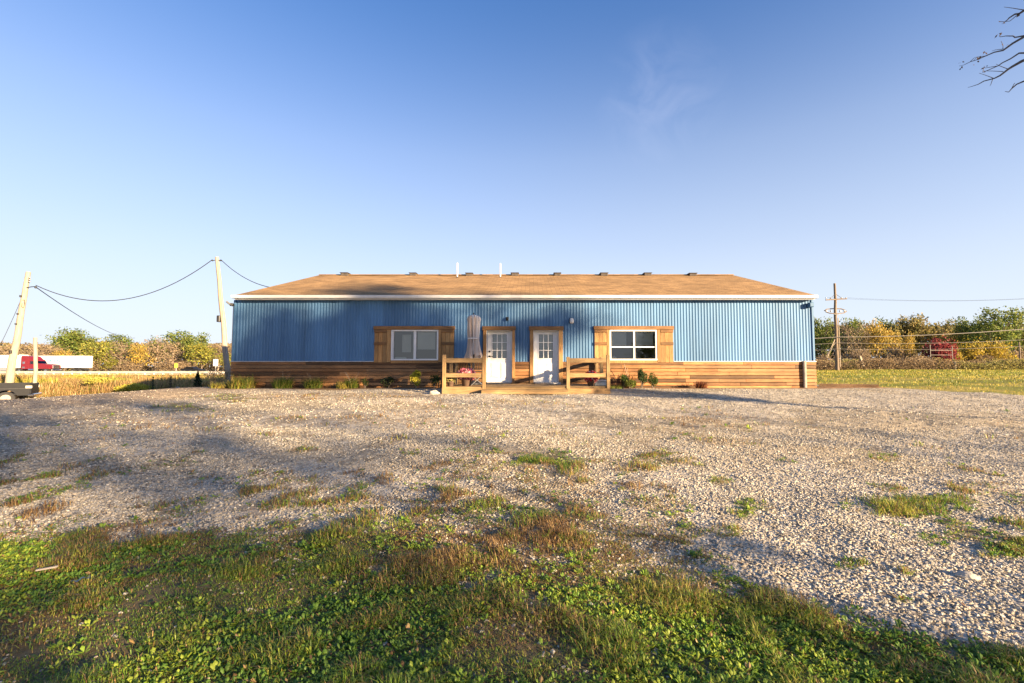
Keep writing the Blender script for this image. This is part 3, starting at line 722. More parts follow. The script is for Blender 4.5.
# windows with cedar surround and shutters
for wi, (a0, a1, f0, f1, s0, s1, mull, trans) in enumerate(WIN):
    X0, X1 = wx(f0), wx(f1); fr = .055
    m = MB()
    m.box(X0, X1, YW - .05, YW + .06, Z_WT - fr, Z_WT, bev=.006); m.box(X0, X1, YW - .062, YW + .06, Z_WB, Z_WB + fr, bev=.006)
    m.box(X0, X0 + fr, YW - .049, YW + .06, Z_WB + fr, Z_WT - fr); m.box(X1 - fr, X1, YW - .049, YW + .06, Z_WB + fr, Z_WT - fr)
    xm = wx(mull); m.box(xm - .03, xm + .03, YW - .03, YW + .05, Z_WB + fr, Z_WT - fr, bev=.004)
    if trans:
        zt = wz(trans)
        m.box(X0 + fr, xm - .03, YW - .02, YW + .04, zt - .022, zt + .022); m.box(xm + .03, X1 - fr, YW - .02, YW + .04, zt - .022, zt + .022)
    else:
        m.box(X0 + fr, X0 + fr + .03, YW - .02, YW + .04, Z_WB + fr, Z_WT - fr); m.box(xm - .06, xm - .032, YW - .02, YW + .04, Z_WB + fr, Z_WT - fr)
    win = bpart(m, 'window', M['white'])
    for pa, pb in ((X0 + fr, xm - .03), (xm + .03, X1 - fr)):
        m = MB(); m.add([(pa, YW + .02, Z_WB + fr), (pb, YW + .02, Z_WB + fr), (pb, YW + .02, Z_WT - fr), (pa, YW + .02, Z_WT - fr)], [(0, 1, 2, 3)]); bpart(m, 'pane', M['glass'], win)
    m = MB()
    if trans:                                              # blinds half drawn behind the glass
        w2 = (xm - X0)
        for pa, pb in ((X0 + .1, X0 + .1 + w2 * .6), (xm + .08, xm + .08 + w2 * .72)):
            for k in range(9):
                z1 = Z_WT - .06 - k * .055; m.box(pa, pb, YW + .10, YW + .115, z1 - .054, z1 + .002 * (k % 2), tint(.9, 1.05, .02))
            bpart(m, 'blind', M['blind'], win); m = MB()
        for k in range(3): m.tube([(X0 + .14 + k * .05, YW + .12, Z_WB + .02), (X0 + .14 + k * .05, YW + .12, Z_WB + .13 + .03 * (k % 2))], .03, 8, (1.2, 1.15, 1.0))
    else:
        for k in range(13):
            z1 = Z_WT - .05 - k * .05; m.box(xm + .05, X1 - .14, YW + .10, YW + .115, z1 - .049, z1 + .002 * (k % 2), tint(.85, 1.0, .02))
        bpart(m, 'blind', M['blind'], win); m = MB()
        m.box(X0 + .3, X0 + .62, YW + .3, YW + .32, Z_WB + .3, Z_WT - .15, (.7, .75, .85)); bpart(m, 'picture_frame', M['blind'], win); m = MB(); m.box(X0 + .1, X0 + .5, YW + .12, YW + .2, Z_WB + .02, Z_WB + .12, (.8, .45, .3))
    bpart(m, 'sill_ornament', M['blind'], win)
    # casing boards
    m = MB(); ZT2 = wz(326.2)
    m.box(wx(a0) - .03, wx(s1) + .03, YW - .085, YW - .012, Z_WT + .004, ZT2, tint(.8, .95), bev=.005); zc = Z_WAIN - .02
    o = bpart(m, 'window_header', M['cedar_x'])
    m = MB()
    m.box(wx(a1) + .006, X0 - .004, YW - .065, YW - .012, zc, Z_WT, tint(), bev=.004); m.box(X1 + .004, wx(s0) - .006, YW - .065, YW - .012, zc, Z_WT, tint(), bev=.004)
    m.box(X0 - .002, X1 + .002, YW - .052, YW - .012, zc - .03, Z_WB - .004, tint(.9, 1.1), bev=.004)
    bpart(m, 'window_casing', M['cedar'])
    for q0, q1 in ((a0, a1), (s0, s1)):
        m = MB(); x0, x1 = wx(q0), wx(q1); nb = 3; bw = (x1 - x0) / nb
        for k in range(nb): m.box(x0 + k * bw + .003, x0 + (k + 1) * bw - .003, YW - .05, YW - .014, zc - .01, Z_WT - .002, tint(.8, 1.25), bev=.004)
        sh = bpart(m, 'shutter', M['cedar'])
        m = MB(); zm = wz(343.6)
        m.box(x0 - .004, x1 + .004, YW - .078, YW - .051, zm - .055, zm + .05, tint(.62, .72), bev=.004); bpart(m, 'shutter_batten', M['cedar_x'], sh); m = MB(); m.box(x0 - .004, x1 + .004, YW - .078, YW - .051, Z_WT - .1, Z_WT - .006, tint(.72, .85), bev=.004)
        bpart(m, 'shutter_batten', M['cedar_x'], sh)

# doors
for di, (t0, t1, d0, d1) in enumerate(DOOR):
    X0, X1 = wx(d0), wx(d1); ZT = Z_DT; yd = YW + .13; z0 = Z_DECK + .04
    m = MB(); zt = wz(326.4)
    m.box(wx(t0), X0, YW - .075, YW - .012, ZB + .12, ZT, tint(.75, 1.0), bev=.005); m.box(X1, wx(t1), YW - .075, YW - .012, ZB + .12, ZT, tint(.95, 1.2), bev=.005)
    bpart(m, 'door_casing', M['cedar'])
    m = MB(); m.box(wx(t0) - .03, wx(t1) + .03, YW - .09, YW - .012, ZT + .003, zt, tint(.75, .95), bev=.005); bpart(m, 'door_header', M['cedar_x'])
    m = MB()
    m.box(X0, X0 + .03, YW - .01, YW + .18, z0, ZT); m.box(X1 - .03, X1, YW - .01, YW + .18, z0, ZT); m.box(X0 + .03, X1 - .03, YW - .01, YW + .18, ZT - .03, ZT)
    bpart(m, 'door_jamb', M['white'])
    m = MB(); m.box(X0 + .03, X1 - .03, YW - .06, YW + .18, Z_DECK + .005, z0, bev=.004); bpart(m, 'threshold', M['galv'])
    a, b = X0 + .032, X1 - .032; w = b - a
    ga, gb = a + w * .20, b - w * .20; gz0, gz1 = wz(358.2), wz(334.2)
    m = MB()
    m.box(a, ga, yd, yd + .045, z0 + .004, ZT - .034); m.box(gb, b, yd, yd + .045, z0 + .004, ZT - .034)
    m.box(ga, gb, yd, yd + .045, gz1, ZT - .034); m.box(ga, gb, yd, yd + .045, z0 + .004, gz0)
    for k in (1, 2):
        x = ga + (gb - ga) * k / 3; m.box(x - .012, x + .012, yd - .006, yd + .03, gz0, gz1)
        z = gz0 + (gz1 - gz0) * k / 3; m.box(ga, gb, yd - .003, yd + .027, z - .012, z + .012)
    for e in ((ga - .03, ga, gz0 - .03, gz1 + .03), (gb, gb + .03, gz0 - .03, gz1 + .03)): m.box(e[0], e[1], yd - .014, yd, e[2], e[3], bev=.004)
    m.box(ga, gb, yd - .014, yd, gz1, gz1 + .03, bev=.004); m.box(ga, gb, yd - .014, yd, gz0 - .03, gz0, bev=.004)
    for xa, xb in ((a + w * .14, a + w * .46), (a + w * .54, a + w * .86)):      # two raised panels below
        m.box(xa, xb, yd - .012, yd, z0 + .16, gz0 - .16, bev=.01); m.box(xa + .035, xb - .035, yd - .02, yd - .012, z0 + .2, gz0 - .2, bev=.006)
    door = bpart(m, 'door', M['white'])
    m = MB(); m.add([(ga, yd + .012, gz0), (gb, yd + .012, gz0), (gb, yd + .012, gz1), (ga, yd + .012, gz1)], [(0, 1, 2, 3)]); bpart(m, 'pane', M['glass'], door)
    m = MB()
    for k in range(14):
        z1 = gz1 - .01 - k * (gz1 - gz0) / 14; m.box(ga + .02, gb - .02, yd + .06, yd + .07, z1 - (gz1 - gz0) / 15, z1)
    bpart(m, 'blind', M['blind'], door)
    hx = a + .07 if di == 0 else b - .07
    if di == 0:
        m = MB()
        for dz in (.17, 0):
            m = MB(); m.tube([(hx, yd, z0 + .93 + dz), (hx, yd - .02, z0 + .93 + dz)], .035, 10); m.tube([(hx, yd - .02, z0 + .93 + dz), (hx, yd - .06, z0 + .93 + dz)], .018 if dz else .026, 10)
            if dz: bpart(m, 'deadbolt', M['dark_metal'], door)
        m.tube([(hx, yd - .06, z0 + .93), (hx + .11, yd - .065, z0 + .925)], .013, 8); bpart(m, 'handle', M['dark_metal'], door)
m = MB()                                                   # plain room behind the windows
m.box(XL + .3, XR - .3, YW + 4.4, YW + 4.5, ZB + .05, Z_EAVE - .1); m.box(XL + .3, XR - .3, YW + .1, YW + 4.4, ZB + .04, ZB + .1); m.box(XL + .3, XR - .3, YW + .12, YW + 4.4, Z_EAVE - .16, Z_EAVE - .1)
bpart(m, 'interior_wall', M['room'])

# landscaping timber along the right half of the front
tb = MB(); xa = wx(688)
for k in range(4):
    xb = xa + 1.95 if k < 3 else at(879, 388, YW - .7).x
    tb.box(xa, xb - .01, YW - .76 , YW - .64, ZB - .12, ZB + .05, tint(.9, 1.2), bev=.012); xa = xb
tag(tb.build('landscape_timber', M['deck_x']), 'long squared timber edging the bed along the right half of the wall', 'timber edging')
tb = MB(); a = at(815, 381, 17.0); b = at(880, 387.5, 15.9)
tb.bar((XR + .5, YW + .55, g1(XR + .5, YW + .5) + .05), (XR + 2.0, YW - .35, g1(XR + 2, YW - .3) + .05), .2, .09, (1.1, .95, .8))
tag(tb.build('loose_timber', M['old_wood']), 'loose brown timber lying at the grass edge past the right corner', 'timber')

# ------------------------------------------------------------------ deck with railings
YD = YW - 2.45                                             # front edge
def dx(px): return at(px, 372, YD).x
def dz_(py): return at(520, py, YD).z
DX0, DX1 = dx(441.6), dx(610.4)
GD = g1(.2, YD) - .02
deck = thing('porch_deck', ((DX0 + DX1) / 2, YD, GD), 'low wooden porch deck with railed ends in front of the two white doors', 'deck')
DO = Vector(deck.location)
def dpart(mb, name, mat, parent=None):
    o = mb.build(name, mat, parent or deck)
    if parent is None: o.location = -DO
    return o
m = MB(); y = YD + .02; k = 0
while y < YW - .08:
    y1 = min(y + .135, YW - .07); m.box(DX0 + .03, DX1 - .03 + rnd.uniform(-.008, .008), y, y1 - .008, Z_DECK - .038, Z_DECK + rnd.uniform(-.002, .002), tint(.62, .95), bev=.004); y = y1
dpart(m, 'deck_boards', M['deck_x'])
pL0, pL1, pR0, pR1 = dx(444.0), dx(483.9), dx(568.1), dx(608.3)
ZF0, ZF1 = GD + .03, Z_DECK - .04
for a, b in ((DX0 + .02, pL1 - .05), (pR0 - .02, DX1 - .02)):
    m = MB(); m.box(a, b, YD - .03, YD + .012, ZF0 - .02, ZF1 - .01, tint(.95, 1.1), bev=.005); dpart(m, 'fascia_board', M['deck_x'])
m = MB(); m.box(pL1 + .02, pR0 - .03, YD - .0, YD + .03, ZF1 - .09, ZF1 - .005, tint(.8, .9), bev=.005); dpart(m, 'rim_joist', M['deck_x'])
m = MB(); m.box(DX0, DX0 + .035, YD, YW - .08, ZF0, ZF1, tint(.9, 1), bev=.004); dpart(m, 'side_joist', M['deck_y']); m = MB(); m.box(DX1 - .035, DX1, YD, YW - .08, ZF0, ZF1, tint(.9, 1), bev=.004); dpart(m, 'side_joist', M['deck_y'])
m = MB(); zs = GD + .155                                     # broad low step between the railings
m.box(pL1 - .04, pR0 - .02, YD - .34, YD - .02, zs - .035, zs, tint(.8, .95), bev=.005); dpart(m, 'step_tread', M['deck_x'])
m = MB(); m.box(pL1 - .04, pR0 - .02, YD - .345, YD - .315, GD + .03, zs - .04, tint(1.0, 1.15), bev=.005); dpart(m, 'step_riser', M['deck_x'])
for px in (508, 548):
    m = MB(); x = dx(px); m.box(x - .03, x + .03, YD - .312, YD - .02, GD - .05, zs - .04, tint(.5, .7)); dpart(m, 'step_bracket', M['deck_y'])
ZP = dz_(355.6)
posts = {'a': (pL0, YD + .03, ZP + .03), 'b': (pL1, YD + .03, ZP), 'c': (pR0, YD + .03, ZP - .04), 'd': (pR1, YD + .03, ZP + .02), 'e': (DX0 + .08, YW - .16, ZP - .02), 'f': (DX1 - .08, YW - .16, ZP - .02), 'g': (DX0 + .08, YD + 1.2, ZP - .02), 'h': (DX1 - .08, YD + 1.2, ZP - .02)}
for k, (x, y, z) in posts.items():
    m = MB(); m.box(x - .05, x + .05, y - .05, y + .05, GD - .08 if k in 'abcd' else Z_DECK, z, tint(.9, 1.15), bev=.006); dpart(m, 'post', M['deck_z'])
zt0, zt1 = dz_(362.6), dz_(358.2); zm0, zm1 = dz_(377.4), dz_(373.2); zl0, zl1 = dz_(390.2), dz_(387.2)
for a, b, low in ((pL0 + .052, pL1 - .052, True), (pR0 + .052, pR1 - .052, False)):
    m = MB(); m.box(a, b, YD - .008, YD + .03, zt0, zt1, tint(.85, 1.0), bev=.005); dpart(m, 'top_rail', M['deck_x'])
    m = MB(); m.box(a, b, YD + .005, YD + .043, zm0, zm1, tint(.95, 1.1), bev=.005); dpart(m, 'middle_rail', M['deck_x'])
    if low: m = MB(); m.box(a, b, YD + .002, YD + .04, zl0, zl1, tint(1.0, 1.15), bev=.005); dpart(m, 'bottom_rail', M['deck_x'])
for x in (DX0 + .08, DX1 - .08):
    for z0, z1, nm in ((zt0, zt1, 'top_rail'), (zm0, zm1, 'middle_rail')):
        m = MB(); m.box(x - .019, x + .019, YD + .1, YW - .22, z0, z1, tint(.85, 1.05), bev=.005); dpart(m, nm, M['deck_y'])

# closed cantilever-less patio umbrella standing on the left end of the deck
ub = at(473.2, 385, YW - 1.0); uz = Z_DECK
um = thing('patio_umbrella', (ub.x, YW - 1.0, uz), 'closed beige patio umbrella standing on the deck left of the doors', 'umbrella')
ztop = at(473, 314.6, YW - 1.0).z - uz; zbot = at(473, 358.4, YW - 1.0).z - uz
m = MB(); m.tube([(0, 0, .05), (0, 0, ztop + .06)], .022, 10); m.build('pole', M['dark_metal'], um)
m = MB(); m.lathe((0, 0, 0), [(0, .0), (.27, .0), (.27, .05), (.2, .08), (.05, .11), (.04, .3), (0, .3)], 20); m.build('base', M['dark_metal'], um)
def umbrella_cloth():
    nr, ns = 26, 72; V = []; Fc = []
    for i in range(nr + 1):
        f = i / nr; z = ztop - f * (ztop - zbot)
        # tight cap, waist where it is tied, skirts opening below
        rr = np.interp(f, [0, .03, .10, .16, .55, .68, .85, 1.0], [.02, .2, .27, .235, .215, .24, .29, .345])
        for k in range(ns):
            a = 2 * math.pi * k / ns; fold = math.cos(9 * a + .6 * math.sin(f * 5)); amp = np.interp(f, [0, .1, .5, 1], [.02, .5, .8, .85])
            r_ = .93 * rr * (1 - amp * .5 + amp * .5 * fold + .05 * math.sin(3 * a + f * 9)); zz = z + (0.09 * math.cos(9 * a) * max(0, f - .8) * 5 if f > .8 else 0) - .05 * math.sin(2 * a + 1) * f
            V.append((r_ * math.cos(a), r_ * math.sin(a) * .85, zz))
    for i in range(nr):
        for k in range(ns): Fc.append((i * ns + k, i * ns + (k + 1) % ns, (i + 1) * ns + (k + 1) % ns, (i + 1) * ns + k))
    return V, Fc
m = MB(); V, Fc = umbrella_cloth(); m.add(V, Fc, smooth=True); m.c = [((.66, .55, .48) if (i % 72) % 8 in (0, 1, 2) else (1.15, 1.12, 1.1)) for i in range(len(V))]; m.build('canopy', M['fabric'], um)
m = MB(); zc = ztop - .55 * (ztop - zbot); m.lathe((0, 0, zc), [(.19, -.02), (.196, 0), (.19, .02)], 24); m.build('tie_strap', M['fabric'], um)

def flower_pot(name, x, y, z, cols, label, n=420, pot=(.17, .2), spread=(.26, .2, .2), drop=.05):
    t = thing(name, (x, y, z), label, 'potted flowers')
    m = MB(); m.lathe((0, 0, 0), [(0, 0), (pot[0] * .72, 0), (pot[0], pot[1]), (pot[0] * 1.06, pot[1]), (pot[0] * 1.06, pot[1] + .025), (pot[0] * .9, pot[1] + .02), (0, pot[1] - .02)], 20); m.build('pot', M['terracotta'], t)
    r = np.random.default_rng(len(label))
    C = np.array([0, 0, pot[1] + spread[2] * .75]) + rand_unit(260, r) * np.array(spread) * r.uniform(.3, 1, (260, 1))
    V, Q = leaf_quads(C, .05, r, .5); np_mesh('foliage', V, [Q], M['leaf'], np.repeat(palette(260, [(.03, .07, .02), (.05, .10, .02), (.10, .06, .03)], r), 4, 0), False, t)
    u = rand_unit(n, r); u[:, 1] = -np.abs(u[:, 1]) * r.choice([1, 1, -1], n)
    C = np.array([0, 0, pot[1] + spread[2] * .8]) + u * np.array(spread) * r.uniform(.85, 1.1, (n, 1)); C[:, 2] = np.maximum(C[:, 2], drop)
    V, Q = leaf_quads(C, .034, r, .9); np_mesh('blossoms', V, [Q], M['petal'], np.repeat(palette(n, cols, r, .2), 4, 0), False, t)
    return t
p = at(466.5, 383, YD + .45)
flower_pot('flower_pot', p.x, YD + .42, Z_DECK, [(.62, .18, .22), (.70, .28, .30), (.45, .08, .16), (.72, .42, .40)], 'tub of trailing pink flowers behind the left deck railing', 520, spread=(.28, .22, .19))
p = at(591, 383, YD + .5)
flower_pot('flower_pot', p.x, YD + .5, Z_DECK, [(.55, .02, .06), (.60, .04, .08), (.70, .45, .45), (.40, .01, .04)], 'pot of red and white flowers behind the right deck railing', 460, pot=(.13, .14), spread=(.21, .18, .17))
p = at(450.5, 386, YD + .35)
flower_pot('herb_pot', p.x, YD + .33, Z_DECK, [(.42, .34, .12), (.30, .30, .10), (.55, .40, .2)], 'small pot of pale dried herbs in the left corner of the deck', 160, pot=(.11, .12), spread=(.15, .13, .13))
p = at(600.5, 385.5, YD + .7)
t = thing('storage_tote', (p.x, YD + .72, Z_DECK), 'pale grey lidded plastic tote on the deck beside the red flowers', 'box')
m = MB(); m.box(-.2, .2, -.14, .14, 0, .15, bev=.015); m.build('tub', M['plastic_grey'], t)
m = MB(); m.box(-.22, .22, -.16, .16, .15, .18, bev=.01); m.build('lid', M['white'], t)
# dark slatted chair behind the left railing
p = at(476.5, 380, YW - .75)
ch = thing('patio_chair', (p.x, YW - .75, Z_DECK), 'dark metal slat-back patio chair by the left door', 'chair', rz=.25)
for sx in (-.23, .23):
    for sy, h in ((-.22, .43), (.22, .92)):
        m = MB(); m.tube([(sx, sy, 0), (sx, sy, .43), (sx, sy + (.08 if h > .5 else 0), h)], .014, 8); m.build('leg', M['dark_metal'], ch)
m = MB()
for k in range(7): m.box(-.24, .24, -.23 + k * .066, -.185 + k * .066, .43, .445)
m.build('seat', M['dark_metal'], ch)
m = MB()
for k in range(6): m.tube([(-.18 + k * .072, .225, .5), (-.18 + k * .072, .30, .9)], .01, 6)
m.tube([(-.23, .30, .92), (.23, .30, .92)], .014, 8); m.tube([(-.23, .23, .5), (.23, .23, .5)], .012, 8); m.build('backrest', M['dark_metal'], ch)
for sx in (-.25, .25):
    m = MB(); m.tube([(sx, -.22, .43), (sx, -.22, .64), (sx, .24, .66)], .013, 8); m.build('armrest', M['dark_metal'], ch)
p = at(479.5, 382, YD + .7)
t = MB(); t.tube([(p.x - .35, YD + .8, Z_DECK + .34), (p.x + .2, YD + .75, Z_DECK + .36)], .016, 8); t.tube([(p.x - .3, YD + .8, Z_DECK + .34), (p.x + .12, YD + .7, Z_DECK + .01)], .014, 8); t.tube([(p.x + .1, YD + .75, Z_DECK + .355), (p.x - .26, YD + .72, Z_DECK + .01)], .014, 8); t.box(p.x - .36, p.x + .22, YD + .66, YD + .92, Z_DECK + .36, Z_DECK + .38, bev=.005)
tag(t.build('folding_stool', M['grey_metal']), 'low grey folding stool with crossed legs beside the pink flowers', 'stool')
m = MB(); a = wx(486); m.box(a, a + .68, YW - .62, YW - .2, Z_DECK + .003, Z_DECK + .018, bev=.005)
tag(m.build('door_mat', M['rubber']), 'dark rubber mat in front of the left white door', 'door mat')
m = MB(); a = wx(535); m.box(a, a + .62, YW - .6, YW - .2, Z_DECK + .003, Z_DECK + .016, bev=.005)
tag(m.build('door_mat', M['old_wood']), 'tan mat in front of the right white door', 'door mat')
m = MB(); c = at(554.5, 385.5, YW - .7); m.tube([(c.x - .14, YW - .7, Z_DECK + .03), (c.x + .12, YW - .66, Z_DECK + .03)], .035, 10); m.tube([(c.x - .06, YW - .8, Z_DECK + .03), (c.x + .2, YW - .76, Z_DECK + .03)], .035, 10)
tag(m.build('rolled_cloth', M['blind']), 'pale rolled cloth lying at the foot of the right white door', 'cloth')
# ------------------------------------------------------------------ plants along the wall
def blades(C, H, r, width=.006, lean=.5, cols=None, jit=.25, seg_cols=None, droop=.35):
    """curved grass blades: 5 points each (two quads... one quad and a tip)"""
    n = len(C); H = np.broadcast_to(H, n) * r.uniform(.6, 1.3, n)
    a = r.uniform(0, 2 * np.pi, n); dirv = np.stack([np.cos(a), np.sin(a), np.zeros(n)], 1); side = np.stack([-np.sin(a), np.cos(a), np.zeros(n)], 1)
    ln = r.uniform(.1, 1, n) * lean; w = (np.broadcast_to(width, n) * r.uniform(.6, 1.4, n))[:, None]
    h = H[:, None]; z = np.array([[0, 0, 1.]])
    m1 = C + z * h * .55 + dirv * h * (ln[:, None] * .35); tp = C + z * h * (1 - droop * ln[:, None]) + dirv * h * ln[:, None]
    V = np.stack([C - side * w, C + side * w, m1 + side * w * .8, m1 - side * w * .8, tp], 1).reshape(-1, 3)
    k = np.arange(n) * 5
    return V, np.stack([k, k + 1, k + 2, k + 3], 1), np.stack([k + 3, k + 2, k + 4], 1)
def grass_clump(name, px, Y, h, rad, n, cols, label, group=None, lean=.9, cat='plant', width=.008, seeds=0):
    x = at(px, 385, Y).x; z = g1(x, Y); t = thing(name, (x, Y, z), label, cat, group)
    r = np.random.default_rng(int(px * 7)); n = int(n * 1.3); rad *= 1.5; lean *= 1.4; q = r.uniform(0, 6.28, n); s = np.sqrt(r.uniform(0, 1, n)) * rad * .45
    C = np.stack([np.cos(q) * s, np.sin(q) * s, np.full(n, -.02)], 1)
    V, A, B = blades(C, h, r, width, lean)
    np_mesh('leaves', V, [A, B], M['grass'], np.repeat(palette(n, cols, r), 5, 0), False, t)
    if seeds:
        m = MB()
        for k in range(seeds):
            a = r.uniform(0, 6.28); m.tube([(0, 0, 0), (math.cos(a) * .1, math.sin(a) * .1, h * .7), (math.cos(a) * .25, math.sin(a) * .25, h * 1.35)], .006, 4, (1.6, 1.3, 1))
        m.build('stalks', M['twig'], t)
    return t
GR = [(.10, .15, .02), (.16, .19, .03), (.07, .12, .02), (.26, .22, .06)]
GY = [(.34, .30, .05), (.26, .26, .04), (.40, .30, .09)]
grass_clump('daylily_clump', 243, 15.75, .48, .55, 420, GR + GY, 'wide yellow-green grassy clump nearest the left corner of the building', 'clumps along the left wall')
grass_clump('daylily_clump', 222, 15.9, .26, .5, 260, GY, 'low pale yellow clump just outside the left corner downspout', 'clumps along the left wall')
grass_clump('daylily_clump', 283, 15.75, .44, .42, 340, GR, 'green grassy clump with thin stalks, second from the left corner', 'clumps along the left wall', seeds=5)
grass_clump('daylily_clump', 313, 15.75, .40, .36, 300, GR, 'dark green grassy clump with one tall stalk, in the middle of the left wall', 'clumps along the left wall', seeds=2)
grass_clump('daylily_clump', 344, 15.72, .27, .34, 240, GY, 'low yellow clump under the left shutter end of the wall', 'clumps along the left wall')
grass_clump('daylily_clump', 352, 15.78, .42, .28, 240, GR, 'slim green clump with a tall stalk beside the low yellow one', 'clumps along the left wall', seeds=3)
grass_clump('dry_perennial', 701, 15.7, .28, .26, 160, [(.15, .05, .03), (.22, .09, .04)], 'small reddish brown withered plant by the right half of the wall', width=.012)
grass_clump('dry_perennial', 629, 15.95, .62, .16, 60, [(.25, .14, .05), (.30, .16, .06)], 'brown spent perennial behind the round green shrubs', width=.012, seeds=4)
grass_clump('edging_grass', 613, 15.6, .15, .5, 260, [(.30, .30, .06), (.20, .26, .05)], 'low bright tuft of grass at the right end of the deck', width=.008)

def shrub(name, px, Y, h, w, n, cols, label, leaf=.03, group=None, cat='shrub', seed=0, x=None, lumps=6, stem=True, mat='leaf', base=.04):
    if x is None: x = at(px, 385, Y).x
    z = g1(x, Y); t = thing(name, (x, Y, z), label, cat, group)
    r = np.random.default_rng(seed + int(abs(x) * 100)); Lc = rand_unit(lumps, r) * np.array([w * .26, w * .26, h * .24]) + np.array([0, 0, h * .55])
    i = r.integers(0, lumps, n); u = rand_unit(n, r)
    C = Lc[i] + u * np.array([w * .25, w * .25, h * .24]) * (r.uniform(.25, 1, (n, 1)) ** .5); C[:, 2] = np.maximum(C[:, 2], h * base * r.uniform(.5, 1.3, n))
    V, Q = leaf_quads(C, leaf, r, .55)
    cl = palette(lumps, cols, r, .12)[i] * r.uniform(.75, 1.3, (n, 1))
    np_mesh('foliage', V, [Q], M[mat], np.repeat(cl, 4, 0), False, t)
    if stem:
        m = MB()
        for k in range(lumps): m.tube([(r.normal() * .02 * w, r.normal() * .02 * w, -.05), tuple(Lc[k] * np.array([.5, .5, .5])), tuple(Lc[k])], [.02 * h + .004, .014 * h + .003, .006 * h + .002], 5)
        m.build('stems', M['bark'], t)
    return t
YG = [(.36, .34, .03), (.30, .30, .03), (.42, .36, .05)]
shrub('golden_shrub', 416, 15.35, .66, .48, 900, YG, 'bright yellow-green shrub under the left window', .028)
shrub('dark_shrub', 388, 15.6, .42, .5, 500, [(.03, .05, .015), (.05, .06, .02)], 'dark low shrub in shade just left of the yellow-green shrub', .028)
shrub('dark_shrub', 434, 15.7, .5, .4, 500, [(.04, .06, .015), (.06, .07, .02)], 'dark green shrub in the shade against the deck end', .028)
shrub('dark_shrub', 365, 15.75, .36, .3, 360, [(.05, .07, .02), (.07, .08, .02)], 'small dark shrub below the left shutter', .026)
BX = [(.045, .075, .015), (.06, .09, .018), (.035, .06, .014)]
shrub('boxwood', 623.5, 15.55, .52, .42, 1100, BX, 'upright green boxwood nearest the deck', .022, 'round shrubs under the right window')
shrub('boxwood', 630, 15.3, .36, .46, 1000, [(.10, .12, .02), (.12, .14, .025)], 'low lighter green boxwood in front of the others', .022, 'round shrubs under the right window')
shrub('boxwood', 641.5, 15.35, .74, .42, 1400, [(.025, .045, .012), (.035, .06, .015)], 'tallest and darkest boxwood, below the middle of the right window', .022, 'round shrubs under the right window', lumps=5)
shrub('boxwood', 652.5, 15.6, .56, .42, 1100, BX, 'boxwood farthest from the deck, at the right window edge', .022, 'round shrubs under the right window')

def rock(name, px, py, Y, s, label, mat='stone_white', seed=1, sq=(1, .8, .7), rz=0):
    x = at(px, py, Y).x; r = np.random.default_rng(seed)
    import bmesh
    bm = bmesh.new(); bmesh.ops.create_icosphere(bm, subdivisions=3, radius=1)
    for v in bm.verts:
        c = v.co.copy(); k = 1 + .22 * (vnoise(c.x * 1.4 + seed * 9 + 5, c.y * 1.4 + c.z * 1.7 + 5) - .5) * 2 + .08 * (vnoise(c.x * 5 + 9, c.z * 5 + c.y * 4 + 20) - .5)
        v.co = Vector((c.x * sq[0], c.y * sq[1], c.z * sq[2])) * float(k) * s
    me = bpy.data.meshes.new(name); bm.to_mesh(me); bm.free(); me.materials.append(M[mat])
    o = link(bpy.data.objects.new(name, me)); o.location = (x, Y, g1(x, Y) + s * sq[2] * .35); o.rotation_euler = (0.1, .1, rz)
    return tag(o, label, 'rock')
rock('rock', 434.5, 398, 13.75, .14, 'white rock on the gravel at the left foot of the deck')
def ground_hit(px, py):
    lo, hi = .5, 200.
    v = (CY - py) / F
    for k in range(60):
        mid = (lo + hi) / 2; p = at(px, py, mid)
        if p.z > g1(p.x, p.y): lo = mid
        else: hi = mid
    return at(px, py, lo)
h = ground_hit(968, 578); rock('rock', 968, 578, h.y, .05, 'pale slab-like stone lying in the gravel at the right', seed=4, sq=(1.3, .7, .5), rz=-.5)
h = ground_hit(78, 590); m = MB()
V = []; Fc = []
for i in range(9):
    for j in range(4):
        V.append((h.x - .04 + .010 * i, h.y + .012 * (j - 1.5) * (1 - .6 * abs(i - 4) / 4) + .003 * i, g1(h.x, h.y) + .05 + .008 * math.sin(i * 1.3 + j) + .002 * i))
for i in range(8):
    for j in range(3): Fc.append((i * 4 + j, i * 4 + j + 1, (i + 1) * 4 + j + 1, (i + 1) * 4 + j))
m.add(V, Fc, smooth=True); o = m.build('plastic_scrap', M['plastic_grey']); tag(o, 'crumpled pale plastic scrap lying in the front grass', 'litter')
h = ground_hit(44, 575); m = MB(); m.bar((h.x - .05, h.y, g1(h.x, h.y) + .03), (h.x + .05, h.y + .03, g1(h.x, h.y) + .04), .016, .010); tag(m.build('bleached_stick', M['old_grey']), 'short bleached stick in the grass beyond the plastic scrap', 'stick')

